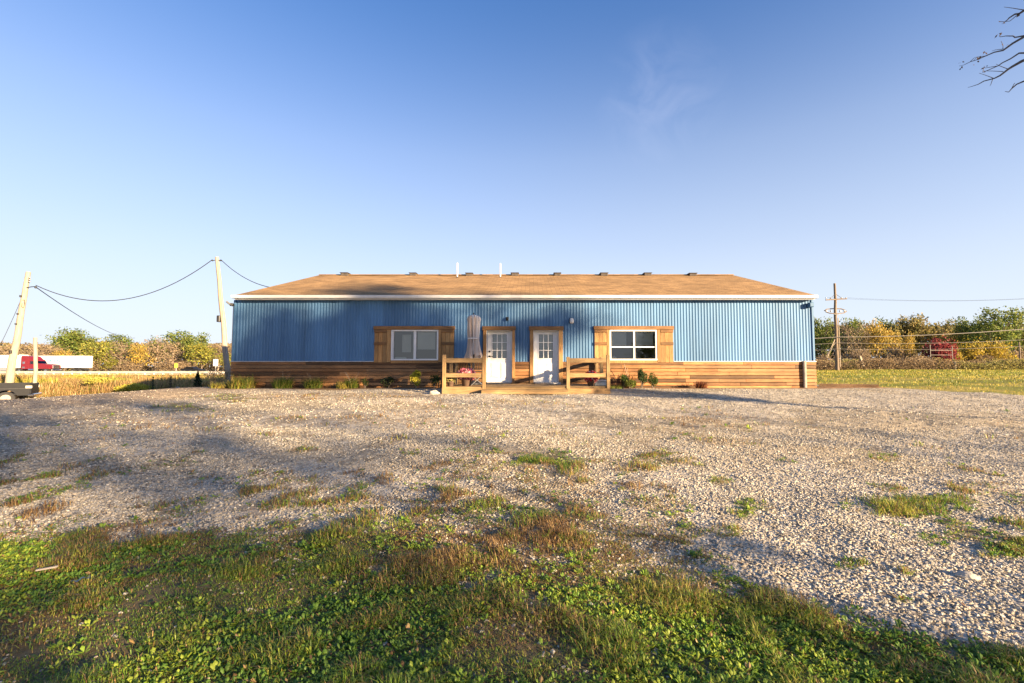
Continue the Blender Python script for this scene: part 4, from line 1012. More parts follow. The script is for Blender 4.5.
# ------------------------------------------------------------------ loose stones, turf, weeds (uncountable)
def scatter(n, y0, y1, margin=1.2, powr=1.0):
    u = rng.uniform(0, 1, n); Y = (y0 ** powr + u * (y1 ** powr - y0 ** powr)) ** (1 / powr)
    xl = (-20 - CX) / F * Y - margin; xr = (1044 - CX) / F * Y + margin
    X = xl + rng.uniform(0, 1, n) * (xr - xl)
    return X, Y
icoV = []
_t = (1 + 5 ** .5) / 2
icoV = np.array([(-1, _t, 0), (1, _t, 0), (-1, -_t, 0), (1, -_t, 0), (0, -1, _t), (0, 1, _t), (0, -1, -_t), (0, 1, -_t), (_t, 0, -1), (_t, 0, 1), (-_t, 0, -1), (-_t, 0, 1)]) / 1.9
icoF = np.array([(0, 11, 5), (0, 5, 1), (0, 1, 7), (0, 7, 10), (0, 10, 11), (1, 5, 9), (5, 11, 4), (11, 10, 2), (10, 7, 6), (7, 1, 8), (3, 9, 4), (3, 4, 2), (3, 2, 6), (3, 6, 8), (3, 8, 9), (4, 9, 5), (2, 4, 11), (6, 2, 10), (8, 6, 7), (9, 8, 1)])
SV = []; SC = []; nst = 0
for n, y0, y1, s0, s1, keep in ((120000, 1.9, 4.6, .0035, .0135, 1.0), (90000, 4.6, 8, .005, .015, 1.0), (46000, 8, 15, .008, .021, .7)):
    X, Y = scatter(n, y0, y1, 1.0, 2.0)
    d, b = grass_density(X, Y); lw = lawn_mask(X, Y)
    k = rng.uniform(0, 1, n) < (1 - d * .92) ** 1.2 * keep * (1 - lw) * (1 - .8 * sst(-7, -11, X) * sst(7, 10, Y)) * np.clip(3.0 * fbm(X * .8 + 60, Y * .8, 4) - .5, .3, 1)
    X, Y = X[k], Y[k]; n = len(X); s = s0 + (s1 - s0) * rng.uniform(0, 1, n) ** 2.2
    P = icoV[None] * rng.uniform(.62, 1.3, (n, 12, 1)); P = P * np.stack([rng.uniform(.8, 1.4, n), rng.uniform(.7, 1.1, n), rng.uniform(.45, .85, n)], 1)[:, None]
    a = rng.uniform(0, 6.28, n); ca, sa = np.cos(a)[:, None], np.sin(a)[:, None]
    x, y, z = P[..., 0], P[..., 1], P[..., 2]; tl = rng.uniform(-.5, .5, n)[:, None]
    x, z = x * np.cos(tl) - z * np.sin(tl), x * np.sin(tl) + z * np.cos(tl)
    P = np.stack([x * ca - y * sa, x * sa + y * ca, z], -1) * s[:, None, None] + np.stack([X, Y, gz(X, Y) + s * .22], 1)[:, None]
    SV.append(P.reshape(-1, 3)); nst += n
    c = palette(n, [(.39, .35, .28), (.47, .44, .38), (.30, .265, .205), (.25, .24, .215), (.39, .33, .245)], rng, .25); SC.append(np.repeat(c, 12, 0))
sf = (np.arange(nst)[:, None, None] * 12 + icoF[None]).reshape(-1, 3)
o = np_mesh('gravel_stones', np.concatenate(SV), [sf], M['stone'], np.concatenate(SC)); tag(o, 'loose crushed limestone spread over the parking yard', 'gravel', kind='stuff')

GRN = np.array([(.11, .185, .02), (.14, .215, .025), (.205, .255, .032), (.082, .15, .02), (.30, .30, .05)]); BRN = np.array([(.26, .165, .065), (.20, .115, .045), (.34, .23, .10), (.15, .085, .035)])
YEL = np.array([(.24, .22, .045), (.30, .25, .07)])
BV = []; BA = []; BB = []; BC = []; off = 0
def add_blades(X, Y, b, H, width, lean):
    global off
    n = len(X); C = np.stack([X, Y, gz(X, Y) - .005], 1)
    V, A, B = blades(C, H, rng, width, lean)
    br = rng.uniform(0, 1, n) < b; yl = rng.uniform(0, 1, n) < .12
    g = GRN[np.clip((fbm(X * 1.5 + 11, Y * 1.5, 3) * 9 - 2 + rng.normal(size=n)).astype(int), 0, 4)]
    c = np.where(br[:, None], BRN[rng.integers(0, 4, n)], np.where(yl[:, None], YEL[rng.integers(0, 2, n)], g)) * rng.uniform(.75, 1.3, (n, 1))
    BV.append(V); BA.append(A + off); BB.append(B + off); BC.append(np.repeat(c, 5, 0)); off += len(V)
for n, y0, y1, H, w, dens in ((190000, 1.75, 3.6, .055, .0022, 1.0), (150000, 3.4, 6.2, .06, .0028, 1.0), (80000, 6, 14, .06, .005, .7)):
    X, Y = scatter(n, y0, y1, .8, 2.0)
    cl = fbm(X * 4 + 3, Y * 4, 3)
    # gather some of the blades into tufts
    d, b = grass_density(X, Y); k = rng.uniform(0, 1, n) < d * dens * (lambda q: np.clip(cl * 3.4 - .6, .2, 1) * q + np.clip(cl * 7 - 2.6, .02, 1) * 1.7 * (1 - q))(sst(.72, .97, d))
    X, Y, b, cl, d = X[k], Y[k], b[k], cl[k], d[k]
    tall = np.clip((fbm(X * 2.6 + 90, Y * 2.6, 3) - .40) * 4.5, .4, 1.75)
    add_blades(X, Y, np.clip(b + .10, 0, 1), H * tall, w, 1.5)
turf = np_mesh('turf_blades', np.concatenate(BV), [np.concatenate(BA), np.concatenate(BB)], M['grass'], np.concatenate(BC)); tag(turf, 'short mixed green and dry grass in the foreground', 'grass', kind='stuff')

# broad-leaved weeds: rosettes of folded leaves
def rosettes(n_try, y0, y1, size, dens):
    X, Y = scatter(n_try, y0, y1, .8, 2.0); d, b = grass_density(X, Y)
    k = rng.uniform(0, 1, n_try) < d * dens * np.clip((fbm(X * 1.3 + 33, Y * 1.3, 3) - .36) * 6, .06, 1) * (1 - .6 * b)
    X, Y, b = X[k], Y[k], b[k]; n = len(X); Vs = []; Qs = []; Cs = []
    nl = 7; a = rng.uniform(0, 6.28, (n, 1)) + np.arange(nl)[None] * 2.4; L = size * rng.uniform(.6, 1.4, (n, 1)) * rng.uniform(.65, 1.15, (n, nl)); el = rng.uniform(.15, 1.15, (n, nl))
    D = np.stack([np.cos(a) * np.cos(el), np.sin(a) * np.cos(el), np.sin(el)], -1); Sd = np.stack([-np.sin(a), np.cos(a), 0 * a], -1); Up = np.cross(D, Sd) * -1
    B0 = np.stack([X, Y, gz(X, Y)], 1)[:, None] + D * .01; Lx = L[..., None]; wd = Lx * rng.uniform(.16, .27, (n, nl, 1))
    dr = np.array([0, 0, -1.]) * Lx * .22
    P = [B0 - Sd * wd * .25, B0 + Sd * wd * .25, B0 + D * Lx * .55 + Sd * wd + Up * wd * .35, B0 + D * Lx * .55 + Up * 0, B0 + D * Lx * .55 - Sd * wd + Up * wd * .35, B0 + D * Lx + dr]
    V = np.stack(P, 2).reshape(-1, 3); k = np.arange(n * nl) * 6
    T = np.concatenate([np.stack([k, k + 3, k + 4], 1), np.stack([k + 1, k + 2, k + 3], 1), np.stack([k, k + 1, k + 3], 1), np.stack([k + 3, k + 2, k + 5], 1), np.stack([k + 4, k + 3, k + 5], 1)])
    base = GRN[np.clip((fbm(X * .9 + 70, Y * .9, 3) * 8 - 1.5 + rng.normal(size=n) * .8).astype(int), 0, 3)] * 1.15
    c = np.repeat(base * rng.uniform(.8, 1.3, (n, 1)), nl, 0)
    br = rng.uniform(0, 1, n * nl) < .05; c[br] = BRN[rng.integers(0, 4, br.sum())]
    return V, T, np.repeat(c * rng.uniform(.85, 1.2, (n * nl, 1)), 6, 0)
VV = []; TT = []; CC = []; o_ = 0
for args in ((24000, 1.75, 3.4, .030, .8), (22000, 3.2, 6.5, .034, .5), (4500, 6, 13, .06, .3)):
    V, T, c = rosettes(*args); VV.append(V); TT.append(T + o_); CC.append(c); o_ += len(V)
weeds_o = np_mesh('broadleaf_weeds', np.concatenate(VV), [np.concatenate(TT)], M['grass'], np.concatenate(CC)); tag(weeds_o, 'low broad-leaved weeds and clover among the grass', 'weeds', kind='stuff')

# fallen leaves
X, Y = scatter(2600, 1.9, 13, .6, 1.6); d, b = grass_density(X, Y); k = rng.uniform(0, 1, len(X)) < .12 + .5 * d; X, Y = X[k], Y[k]; n = len(X)
V, Q = leaf_quads(np.stack([X, Y, gz(X, Y) + .02 + .02 * rng.uniform(0, 1, n)], 1), .013, rng, .6, .7)
tag(np_mesh('fallen_leaves', V, [Q], M['leaf'], np.repeat(palette(n, [(.20, .12, .06), (.16, .09, .05), (.28, .18, .09), (.12, .06, .04)], rng), 4, 0)), 'dry brown leaves fallen on the grass and gravel', 'leaves', kind='stuff')

# the mown field on the right
n = 90000; X = rng.uniform(10.5, 80, n); Y = 9 + (rng.uniform(0, 1, n) ** 1.7) * 54
k = (rng.uniform(0, 1, n) < lawn_mask(X, Y) * np.clip(fbm(X * .7, Y * .9, 4) * 2.4 - .45, .1, 1)) & (X < (1060 - CX) / F * Y + 2) & (X > (800 - CX) / F * Y - 2); X, Y = X[k], Y[k]; n = len(X)
sc = np.clip(Y / 16, .8, 3)
V, A, B = blades(np.stack([X, Y, gz(X, Y) - .01], 1), .085 * sc ** .5, rng, .010 * sc, 1.0)
yl = rng.uniform(0, 1, n) < .15 + .6 * sst(.4, .62, fbm(X * .35 + 50, Y * .5, 4))
c = np.where(yl[:, None], np.array([[.38, .31, .06]]), np.array([[.17, .19, .03]])) * rng.uniform(.6, 1.4, (n, 1))
tag(np_mesh('field_grass', V, [A, B], M['grass'], np.repeat(c, 5, 0)), 'short sunlit grass of the field right of the building', 'grass', kind='stuff')
# dry grass and goldenrod beyond the lot on the left
n = 60000; Y = 30.6 + (rng.uniform(0, 1, n) ** 1.3) * 32; X = (rng.uniform(-40, 260, n) - CX) / F * Y
hgt = .38 + .62 * np.clip(fbm(X * .28 + 5, Y * .22, 3) * 2.2 - .6, 0, 1); hgt *= np.where(Y < 40, 1.0, .75)
V, A, B = blades(np.stack([X, Y, gz(X, Y) - .02], 1), hgt, rng, .03 * np.clip(Y / 35, .8, 2.4), .55)
t_ = fbm(X * .16 + 20, Y * .12 + 3, 3)
c = np.where((t_ > .52)[:, None], palette(n, [(.34, .29, .05), (.24, .25, .045), (.40, .33, .07)], rng), palette(n, [(.33, .21, .085), (.38, .26, .11), (.28, .175, .07), (.20, .18, .05)], rng))
tag(np_mesh('roadside_weeds', V, [A, B], M['grass'], np.repeat(c, 5, 0)), 'tall dry grass and goldenrod between the gravel lot and the highway', 'weeds', kind='stuff')
# fine leafy scrub under the trees on the right
n = 52000; Y = rng.uniform(61, 72, n); X = (rng.uniform(790, 1060, n) - CX) / F * Y
hh = np.clip(.5 + 1.6 * fbm(X * .25, Y * .3, 3), .4, 2.0); C = np.stack([X, Y, gz(X, Y) + hh * rng.uniform(0, 1, n) ** .8], 1)
V, Q = leaf_quads(C, .11, rng, .5); t_ = fbm(X * .18 + 9, Y * .2, 3)
c = np.where((t_ > .5)[:, None], palette(n, [(.22, .20, .06), (.28, .24, .08), (.13, .13, .04)], rng), palette(n, [(.20, .14, .08), (.28, .21, .12), (.13, .09, .05)], rng))
tag(np_mesh('field_edge_scrub', V, [Q], M['leaf'], np.repeat(c, 4, 0)), 'tangled olive and brown scrub along the far edge of the field', 'undergrowth', kind='stuff')

# ------------------------------------------------------------------ poles and wires
def leaning_pole(name, base, top, r0, r1, label, mat, cat='utility pole'):
    t = thing(name, base, label, cat); d = Vector(top) - Vector(base)
    m = MB(); n = 10; pts = [d * (i / n) + Vector((.03 * math.sin(i * 1.7), .02 * math.cos(i * 1.1), 0)) * (0 if i in (0, n) else 1) for i in range(n + 1)]; pts[0] = pts[0] - d * .04
    m.tube(pts, [r0 + (r1 - r0) * i / n for i in range(n + 1)], 12); m.build('pole', M[mat], t)
    return t, d
Yp = 31.0; b = at(7, 388, Yp); b.z = g1(b.x, b.y); tp = at(28.5, 271.8, Yp)
pl, d = leaning_pole('leaning_pole', b, tp, .23, .13, 'thick pale wooden pole leaning right behind the pickup', 'pole_pale')
m = MB(); q = d * .87; m.tube([q + Vector((-.1, -.05, -.02)), q + Vector((.5, -.1, .06)), q + Vector((.78, -.1, .08))], .03, 6); m.lathe(q + Vector((.8, -.1, .02)), [(0, -.07), (.06, -.06), (.07, 0), (.05, .08), (0, .1)], 10); m.build('insulator_arm', M['dark_metal'], pl)
m = MB(); q = d * .94; m.tube([q, q + Vector((.35, -.1, .0))], .02, 6)
for k in range(3): m.lathe(q + Vector((.28, -.1, -.22 + k * .14)), [(0, 0), (.07, .02), (.07, .06), (0, .08)], 10)
m.build('insulator_rack', M['grey_metal'], pl)
m = MB(); q = d * .74; m.tube([q + Vector((.1, -.15, .25)), q + Vector((.26, -.15, .28)), q + Vector((.3, -.15, 0)), q + Vector((.22, -.15, -.25)), q + Vector((.1, -.15, -.2)), q + Vector((.12, -.15, .05))], .014, 5); m.build('cable_coil', M['wire'], pl)
for f, s in ((.36, .12), (.58, .05), (.66, .05), (.8, .07)):
    q = d * f; m = MB(); m.box(q.x - s * .5, q.x + s * .5, -.28, -.12, q.z - s, q.z + s, bev=.01); m.build('pole_bolt', M['dark_metal'], pl)
Y2 = 32.0; b2 = at(229, 388, Y2); b2.z = g1(b2.x, b2.y); tp2 = at(217, 257.2, Y2)
pm, d2 = leaning_pole('service_pole', b2, tp2, .19, .12, 'slim wooden service pole leaning left beside the left end of the building', 'pole_pale')
m = MB(); q = d2 * .985; m.tube([q + Vector((-.3, -.05, -.1)), q + Vector((.3, -.05, -.1))], .025, 6)
for s in (-.3, .3): m.lathe(q + Vector((s, -.05, -.12)), [(0, -.05), (.06, -.03), (.06, .05), (0, .08)], 10)
m.build('insulator_bracket', M['dark_metal'], pm)
m = MB(); q = d2 * .52; m.box(q.x - .32, q.x - .1, -.2, .05, q.z - .22, q.z + .24, bev=.03); m.build('junction_box', M['dark_metal'], pm)
m = MB(); m.tube([d2 * (i / 8) * .97 + Vector((.13, -.12, 0)) for i in range(9)], .018, 5); m.build('conduit', M['galv'], pm)

def wire(name, p, q, sag, rad, label, mat='wire', n=24, cat='cable', group=None):
    p, q = Vector(p), Vector(q); m = MB()
    m.tube([p.lerp(q, i / n) - Vector((0, 0, sag * 4 * (i / n) * (1 - i / n))) for i in range(n + 1)], rad, 5)
    return tag(m.build(name, M[mat], None), label, cat, group)
ia = b + d * .87 + Vector((.8, -.1, .05))
im = b2 + d2 * .985
wire('service_cable', ia + Vector((0, 0, .12)), im + Vector((-.3, -.05, -.05)), 1.9, .028, 'black cable sagging between the leaning pole and the slim service pole')
wire('service_cable', im + Vector((.3, -.05, -.05)), at(300, 287.5, 28.5), .75, .024, 'black cable from the slim service pole down to the building roof')
wire('service_cable', ia, at(135, 338, 96), 1.0, .030, 'dark line running from the leaning pole away over the highway')
wire('guy_wire', b + d * .86, at(-14, 372, 31.0), .25, .014, 'thin guy wire slanting down left from the leaning pole')
# fence post
p = at(34.5, 383, 28.0); z = g1(p.x, 28); t_ = at(35.2, 337.6, 28.0)
m = MB(); m.tube([(p.x, 28, z - .1), (p.x + .03, 28, (z + t_.z) / 2), (t_.x, 28, t_.z)], [.10, .095, .09], 12); tag(m.build('timber_post', M['pole_pale']), 'reddish weathered wooden post standing alone behind the pickup', 'post')
# utility pole on the right
Y3 = 58.0; b3 = at(837.2, 369.5, Y3); b3.z = g1(b3.x, b3.y); tp3 = at(834.6, 283.4, Y3)
pu, d3 = leaning_pole('utility_pole', b3, tp3, .24, .13, 'tall dark utility pole with two crossarms right of the building', 'pole_brown')
def P3(py): return d3 * ((at(835, py, Y3).z - b3.z) / d3.z)
q = P3(299.8); m = MB(); m.bar(q + Vector((-1.35, -.2, -.05)), q + Vector((1.35, -.2, .1)), .12, .13, (1.1, 1, .95)); a1 = m.build('crossarm', M['pole_brown'], pu)
m = MB()
for s in (-1.28, -.7, .7, 1.28):
    m = MB(); m.lathe(q + Vector((s, -.2, .05)), [(0, 0), (.03, 0), (.03, .1), (.08, .12), (.08, .2), (0, .25)], 8); m.build('insulator', M['grey_metal'], a1)
m = MB(); m.tube([q + Vector((-.9, -.2, 0)), q + Vector((0, -.1, .75)), q + Vector((.9, -.2, .06))], .03, 5); m.build('crossarm_brace', M['dark_metal'], pu)
q = P3(311.2)
for yy in (-.32, .32):
    m = MB(); m.tube([q + Vector((-1.35, yy * .3, yy * .2)), q + Vector((-.9, yy * .9, yy * .95)), q + Vector((0, yy * .9, yy * 1.15)), q + Vector((.9, yy * .9, yy * .95 + .05)), q + Vector((1.35, yy * .3, yy * .2 + .06))], .065, 6, (1.1, 1, .95)); m.build('crossarm', M['pole_brown'], pu)
m = MB()
for s in (-1.15, -.6, .6, 1.15):
    m = MB(); m.lathe(q + Vector((s, 0, -.12)), [(0, 0), (.07, 0), (.1, .1), (.07, .22), (.04, .3), (0, .3)], 8); m.build('insulator', M['grey_metal'], pu)
m = MB(); m.tube([q + Vector((-.55, -.3, -.3)), q + Vector((0, -.3, -.55)), q + Vector((.55, -.3, -.3))], .03, 5)
m.build('sag_brace', M['grey_metal'], pu)
m = MB(); m.tube([P3(336), P3(344) + Vector((-.5, -.1, 0)), P3(352) + Vector((-1.15, -.15, 0)), P3(358) + Vector((-1.32, -.15, 0))], .05, 6); m.tube([P3(341) + Vector((0, -.1, 0)), P3(346) + Vector((-.55, -.1, 0)), P3(357.5) + Vector((-1.3, -.1, 0))], .035, 6); m.build('side_brace', M['pole_pale'], pu)
m = MB(); m.tube([P3(318) + Vector((.22, -.16, 0)), P3(340) + Vector((.26, -.17, 0)), P3(367) + Vector((.28, -.18, 0))], .05, 6); m.build('conduit', M['pole_pale'], pu)
for k, (py, ra, lb) in enumerate(((337.2, .042, 'thick pale telephone cable passing the utility pole, uppermost of the lower bundle'), (343.0, .022, 'pale cable just under the thick telephone cable'), (349.0, .016, 'lowest thin pale cable on the utility pole'))):
    c0 = b3 + P3(py) + Vector((0, -.3, 0))
    far = at(1075, (324.5, 336.5, 343)[k], 52.0); lf = at(700, (338, 344, 350)[k], 62)
    m = MB(); n = 20; s1 = .35
    L1 = [Vector(lf).lerp(c0, i / n) - Vector((0, 0, .3 * 4 * (i / n) * (1 - i / n))) for i in range(n)]; L2 = [c0.lerp(far, i / n) - Vector((0, 0, s1 * 4 * (i / n) * (1 - i / n))) for i in range(n + 1)]
    m.tube(L1 + L2, ra, 5); tag(m.build('telephone_cable', M['wire_pale']), lb, 'cable', 'cables on the utility pole')
for k, (s, py2, lb) in enumerate(((-1.28, 297, 'faint power line from the left tip of the upper crossarm'), (1.28, 296, 'faint power line from the right tip of the upper crossarm'))):
    c0 = b3 + P3(299.8) + Vector((s, -.2, .25)); wire('power_line', c0, at(1080, py2 - 1, 50), .5, .010, lb, 'wire', group='power lines on the utility pole')
# thin fence posts and pipe gate in the scrub
p0 = at(931, 366, 63); p1 = at(953, 366, 63); z = g1(p0.x, 63); gt = thing('pipe_gate', (p0.x, 63, z), 'pale pipe gate standing in the scrub in front of the red bush', 'gate')
for x, py in ((0, 345), (p1.x - p0.x, 346)):
    m = MB(); m.tube([(x, 0, -.1), (x, 0, at(940, py, 63).z - z)], .04, 8); m.build('post', M['old_grey'], gt)
for py in (350.5, 355):
    m = MB(); h_ = at(940, py, 63).z - z; m.tube([(.06, 0, h_), (p1.x - p0.x - .06, 0, h_)], .025, 6); m.build('rail', M['old_grey'], gt)
p = at(955, 365, 62); m = MB(); m.box(p.x - .14, p.x + .14, 61.9, 62.15, g1(p.x, 62), g1(p.x, 62) + 1.2, bev=.05); tag(m.build('marker_post', M['concrete']), 'stubby pale concrete marker in the scrub beside the pipe gate', 'post')
p = at(1020.5, 366, 64); m = MB(); m.tube([(p.x, 64, g1(p.x, 64) - .1), (p.x, 64, at(1020, 342, 64).z)], .09, 8); tag(m.build('fence_post', M['pole_brown']), 'dark wooden post in the scrub near the right edge of the field', 'post')
p = at(862, 362, 62); m = MB(); m.bar((p.x - .25, 62, at(862, 356, 62).z), (p.x + .2, 62, at(862, 366, 62).z), .2, .2); tag(m.build('broken_stub', M['pole_pale']), 'pale broken stub leaning in the scrub right of the utility pole', 'post')

# ------------------------------------------------------------------ highway furniture and vehicles
YG_ = 95.0
gl = thing('guardrail', (at(-40, 374, YG_).x, YG_, 0), 'pale steel guardrail along the highway at the left', 'guardrail')
gxl = gl.location.x; L = at(330, 374, YG_).x - gxl; ztop_ = at(100, 371.2, YG_).z; zmid = at(100, 373.6, YG_).z
gl.location.z = -.3
m = MB(); m.prism([(-.02, ztop_ - .42 + .3), (-.09, ztop_ - .34 + .3), (-.02, ztop_ - .21 + .3), (-.09, ztop_ - .08 + .3), (-.02, ztop_ + .3), (.0, ztop_ + .3), (-.06, ztop_ - .08 + .3), (.01, ztop_ - .21 + .3), (-.06, ztop_ - .34 + .3), (0, ztop_ - .42 + .3)], 0, L, axis='x'); m.build('rail', M['concrete'], gl)
pr = MB(); pr.box(-.09, .09, .01, .2, -.5, ztop_ + .32); pr = pr.build('post', M['white'], gl)
nposts = int(L / 1.9)
for k in range(nposts):
    c = pr if k == 0 else pr.copy()
    if k: COL.objects.link(c); c.parent = gl
    c.location.x = .4 + k * 1.9
def wheel(parent, x, y, z, r, w, rim='chrome'):
    m = MB(); m.prism([(x + r * math.cos(a * math.pi / 12), z + r * math.sin(a * math.pi / 12)) for a in range(24)], y - w / 2, y + w / 2); wh = m.build('wheel', M['rubber'], parent)
    m = MB(); m.prism([(x + r * .58 * math.cos(a * math.pi / 10), z + r * .58 * math.sin(a * math.pi / 10)) for a in range(20)], y - w / 2 - .012, y - w / 2 + .02)
    m.prism([(x + r * .2 * math.cos(a * math.pi / 6), z + r * .2 * math.sin(a * math.pi / 6)) for a in range(12)], y - w / 2 - .04, y - w / 2 - .012); m.build('rim', M[rim], wh)
    return wh
YT = 105.0
# red tractor with a white trailer, heading right
fx = at(57, 372, YT).x
trk = thing('semi_truck', (fx, YT, .06), 'red semi truck with sleeper cab pulling a long white trailer on the highway', 'truck')
zz = lambda py: at(50, py, YT).z - .06
m = MB(); m.prism([(-3.6, .95), (-.45, .95), (-.25, 1.15), (-.3, 1.75), (-.9, 1.95), (-2.5, 2.15), (-3.6, 2.2)], -1.05, 1.05); m.build('hood', M['red_paint'], trk)
m = MB(); m.prism([(-5.4, .9), (-3.55, .9), (-3.55, 2.15), (-4.0, 2.75), (-4.25, 3.05), (-5.4, 3.3)], -1.2, 1.2); cab = m.build('cab', M['red_paint'], trk)
m = MB(); m.box(-5.0, -4.05, -1.215, -1.2, 2.05, 2.7, bev=.005); m.build('side_window', M['dark_glass'], cab)
m = MB(); m.bar((-3.50, 0, 2.18), (-3.97, 0, 2.76), 2.1, .03); m.build('windshield', M['dark_glass'], cab)
m = MB(); m.prism([(-7.0, .9), (-5.4, .9), (-5.4, 3.3), (-4.6, 3.15), (-5.3, 3.75), (-6.0, 3.95), (-7.0, 3.95)], -1.22, 1.22); sl_ = m.build('sleeper', M['red_paint'], trk)
m = MB(); m.box(-6.7, -6.2, -1.235, -1.22, 2.1, 2.6); m.build('sleeper_window', M['chrome'], sl_); m = MB(); m.box(-6.7, -6.2, -1.235, -1.22, 1.1, 1.45); m.build('side_locker', M['chrome'], sl_)
m = MB(); m.box(-.27, -.2, -.75, .75, 1.0, 1.75, bev=.02); m.box(-.25, 0, -1.15, 1.15, .45, .85, bev=.06); m.build('grille', M['chrome'], trk)
m = MB(); m.prism([(-1.9, .95), (-.6, .95), (-.8, 1.35), (-1.2, 1.45), (-1.7, 1.3)], -1.22, -1.05); m.build('fender', M['red_paint'], trk)
m = MB(); m.tube([(-4.9, -1.35, .75), (-3.5, -1.35, .75)], .3, 12); m.build('fuel_tank', M['chrome'], trk)
m = MB(); m.box(-9.5, -1, -.45, .45, .6, .9); m.build('chassis', M['dark_metal'], trk)
for x in (-1.35, -7.4, -8.7): wheel(trk, x, -1.05, .5, .5, .35); wheel(trk, x, 1.05, .5, .5, .35)
m = MB(); m.box(-23.6, -8.0, -1.3, 1.3, 1.15, 4.1, bev=.05); tr_ = m.build('trailer_box', M['white'], trk)
m = MB(); m.box(-23.6, -8.0, -1.31, -1.29, 1.05, 1.2); m.box(-19, -10, -1.25, -1.2, .55, 1.05); m.build('trailer_skirt', M['grey_metal'], tr_)
m = MB(); m.box(-8.0, -7.85, -.9, .9, 2.4, 4.2, bev=.04); m.build('cooling_unit', M['white'], trk)
for x in (-20.5, -21.8): wheel(trk, x, -1.05, .5, .5, .35); wheel(trk, x, 1.05, .5, .5, .35)
# second trailer, the other carriageway, seen past the red cab
YT2 = 110.0; fx2 = at(87, 372, YT2).x
tr2 = thing('semi_trailer', (fx2, YT2, .06), 'white box trailer with small teal lettering, passing beyond the red cab', 'trailer')
m = MB(); m.box(-15.6, 0, -1.3, 1.3, 1.15, 4.05, bev=.05); bx = m.build('trailer_box', M['white'], tr2)
m = MB(); x = -9.0
for k, w_ in enumerate((.5, .35, .6, .3, .55, .4, .5, .35)): m.box(x, x + w_ * .8, -1.318, -1.302, 2.62 + .12 * (k % 2), 2.95 + .05 * (k % 3)); x += w_ + .12
m.build('lettering', M['teal'], bx)
m = MB(); m.box(-15.6, 0, -1.31, -1.295, 1.05, 1.2); m.box(-2.6, -.1, -.5, .5, .6, 1.05); m.build('underride_frame', M['dark_metal'], tr2)
for x in (-1.0, -2.3, -12.9, -14.1): wheel(tr2, x, -1.05, .5, .5, .35); wheel(tr2, x, 1.05, .5, .5, .35)
# dark car behind the guardrail
YC = 104.0; cx = at(193, 372, YC).x
car = thing('dark_car', (cx, YC, .06), 'dark sedan half hidden behind the guardrail', 'car')
m = MB(); m.prism([(-2.2, .3), (2.2, .3), (2.25, .7), (1.6, .92), (.9, .98), (.3, 1.42), (-.9, 1.45), (-1.6, 1.02), (-2.2, .95)], -.85, .85); m.build('body', M['navy_paint'], car)
m = MB(); m.prism([(-1.3, 1.03), (.7, 1.0), (.25, 1.36), (-.85, 1.39)], -.865, -.85); m.build('side_window', M['dark_glass'], car)
for x in (-1.35, 1.35): wheel(car, x, -.78, .33, .33, .2); wheel(car, x, .78, .33, .33, .2)
# roadside signs
for px, py0, py1, mt, lb, w_ in ((176, 371, 363.4, 'yellow', 'small yellow roadside sign beyond the guardrail', .7), (215.4, 376, 359.2, 'white', 'white roadside sign on a thin post left of the service pole', 1.0)):
    Y = 94.0 if mt == 'white' else 100.; c = at(px, py0, Y); tz = at(px, py1, Y).z; t = thing('road_sign', (c.x, Y, 0), lb, 'road sign')
    m = MB(); m.tube([(0, 0, -.3), (0, 0, tz)], .06, 6); m.build('post', M['grey_metal'], t)
    m = MB(); m.box(-w_ / 2, w_ / 2, -.09, -.06, tz - 1.4 * w_, tz, bev=.01); m.build('sign_panel', M[mt], t)
# small conifers and posts at the far edge of the lot
def conifer(px, py0, py1, Y, w, cols, label, dens=900):
    b_ = at(px, py0, Y); z = g1(b_.x, Y); h = at(px, py1, Y).z - z; r = np.random.default_rng(int(px)); t = thing('small_conifer', (b_.x, Y, z), label, 'conifer', 'young conifers at the edge of the lot')
    m = MB(); m.tube([(0, 0, -.05), (0, 0, h * .6), (0, 0, h)], [.03, .02, .006], 6); m.build('trunk', M['bark'], t)
    f = r.uniform(0, 1, dens) ** 1.3; q = r.uniform(0, 6.28, dens); rr = w / 2 * np.interp(f, [0, .12, .4, 1], [.55, 1, .8, .06]) * r.uniform(.4, 1.05, dens) * (1 + .25 * np.sin(f * 17 + q * 2))
    V, Q = leaf_quads(np.stack([np.cos(q) * rr, np.sin(q) * rr, .04 + f * (h - .05)], 1), .055, r, .4); np_mesh('foliage', V, [Q], M['leaf'], np.repeat(palette(dens, cols, r), 4, 0), False, t)
conifer(197.2, 390, 371.5, 29.5, .48, [(.02, .035, .012), (.03, .045, .015)], 'dark upright young conifer nearest the building')
conifer(170.3, 388.5, 375.5, 30, .3, [(.05, .06, .025), (.08, .07, .035)], 'thin leaning young conifer in the middle of the three', 320)
conifer(152.6, 390, 376.5, 29.8, .24, [(.06, .07, .03), (.04, .05, .02)], 'thin sparse young conifer farthest left of the three', 260)
p = at(178, 390, 29.6); m = MB(); z = g1(p.x, 29.6); m.box(p.x - .07, p.x + .07, 29.5, 29.65, z - .05, z + .42, bev=.01); tag(m.build('marker_stake', M['stone_white']), 'short pale marker stake beside the middle young conifer', 'stake')
p = at(174, 390, 29.4); t = thing('saw_horse', (p.x, 29.4, g1(p.x, 29.4)), 'low rough wooden trestle next to the pale marker stake', 'trestle')
for s in (-.2, .2):
    m = MB(); m.bar((s, -.12, 0), (s, 0, .34), .05, .05); m.bar((s, .12, 0), (s, 0, .34), .05, .05); m.build('leg', M['old_wood'], t)
m = MB(); m.box(-.32, .32, -.04, .04, .34, .4, bev=.006); m.build('beam', M['old_wood'], t)
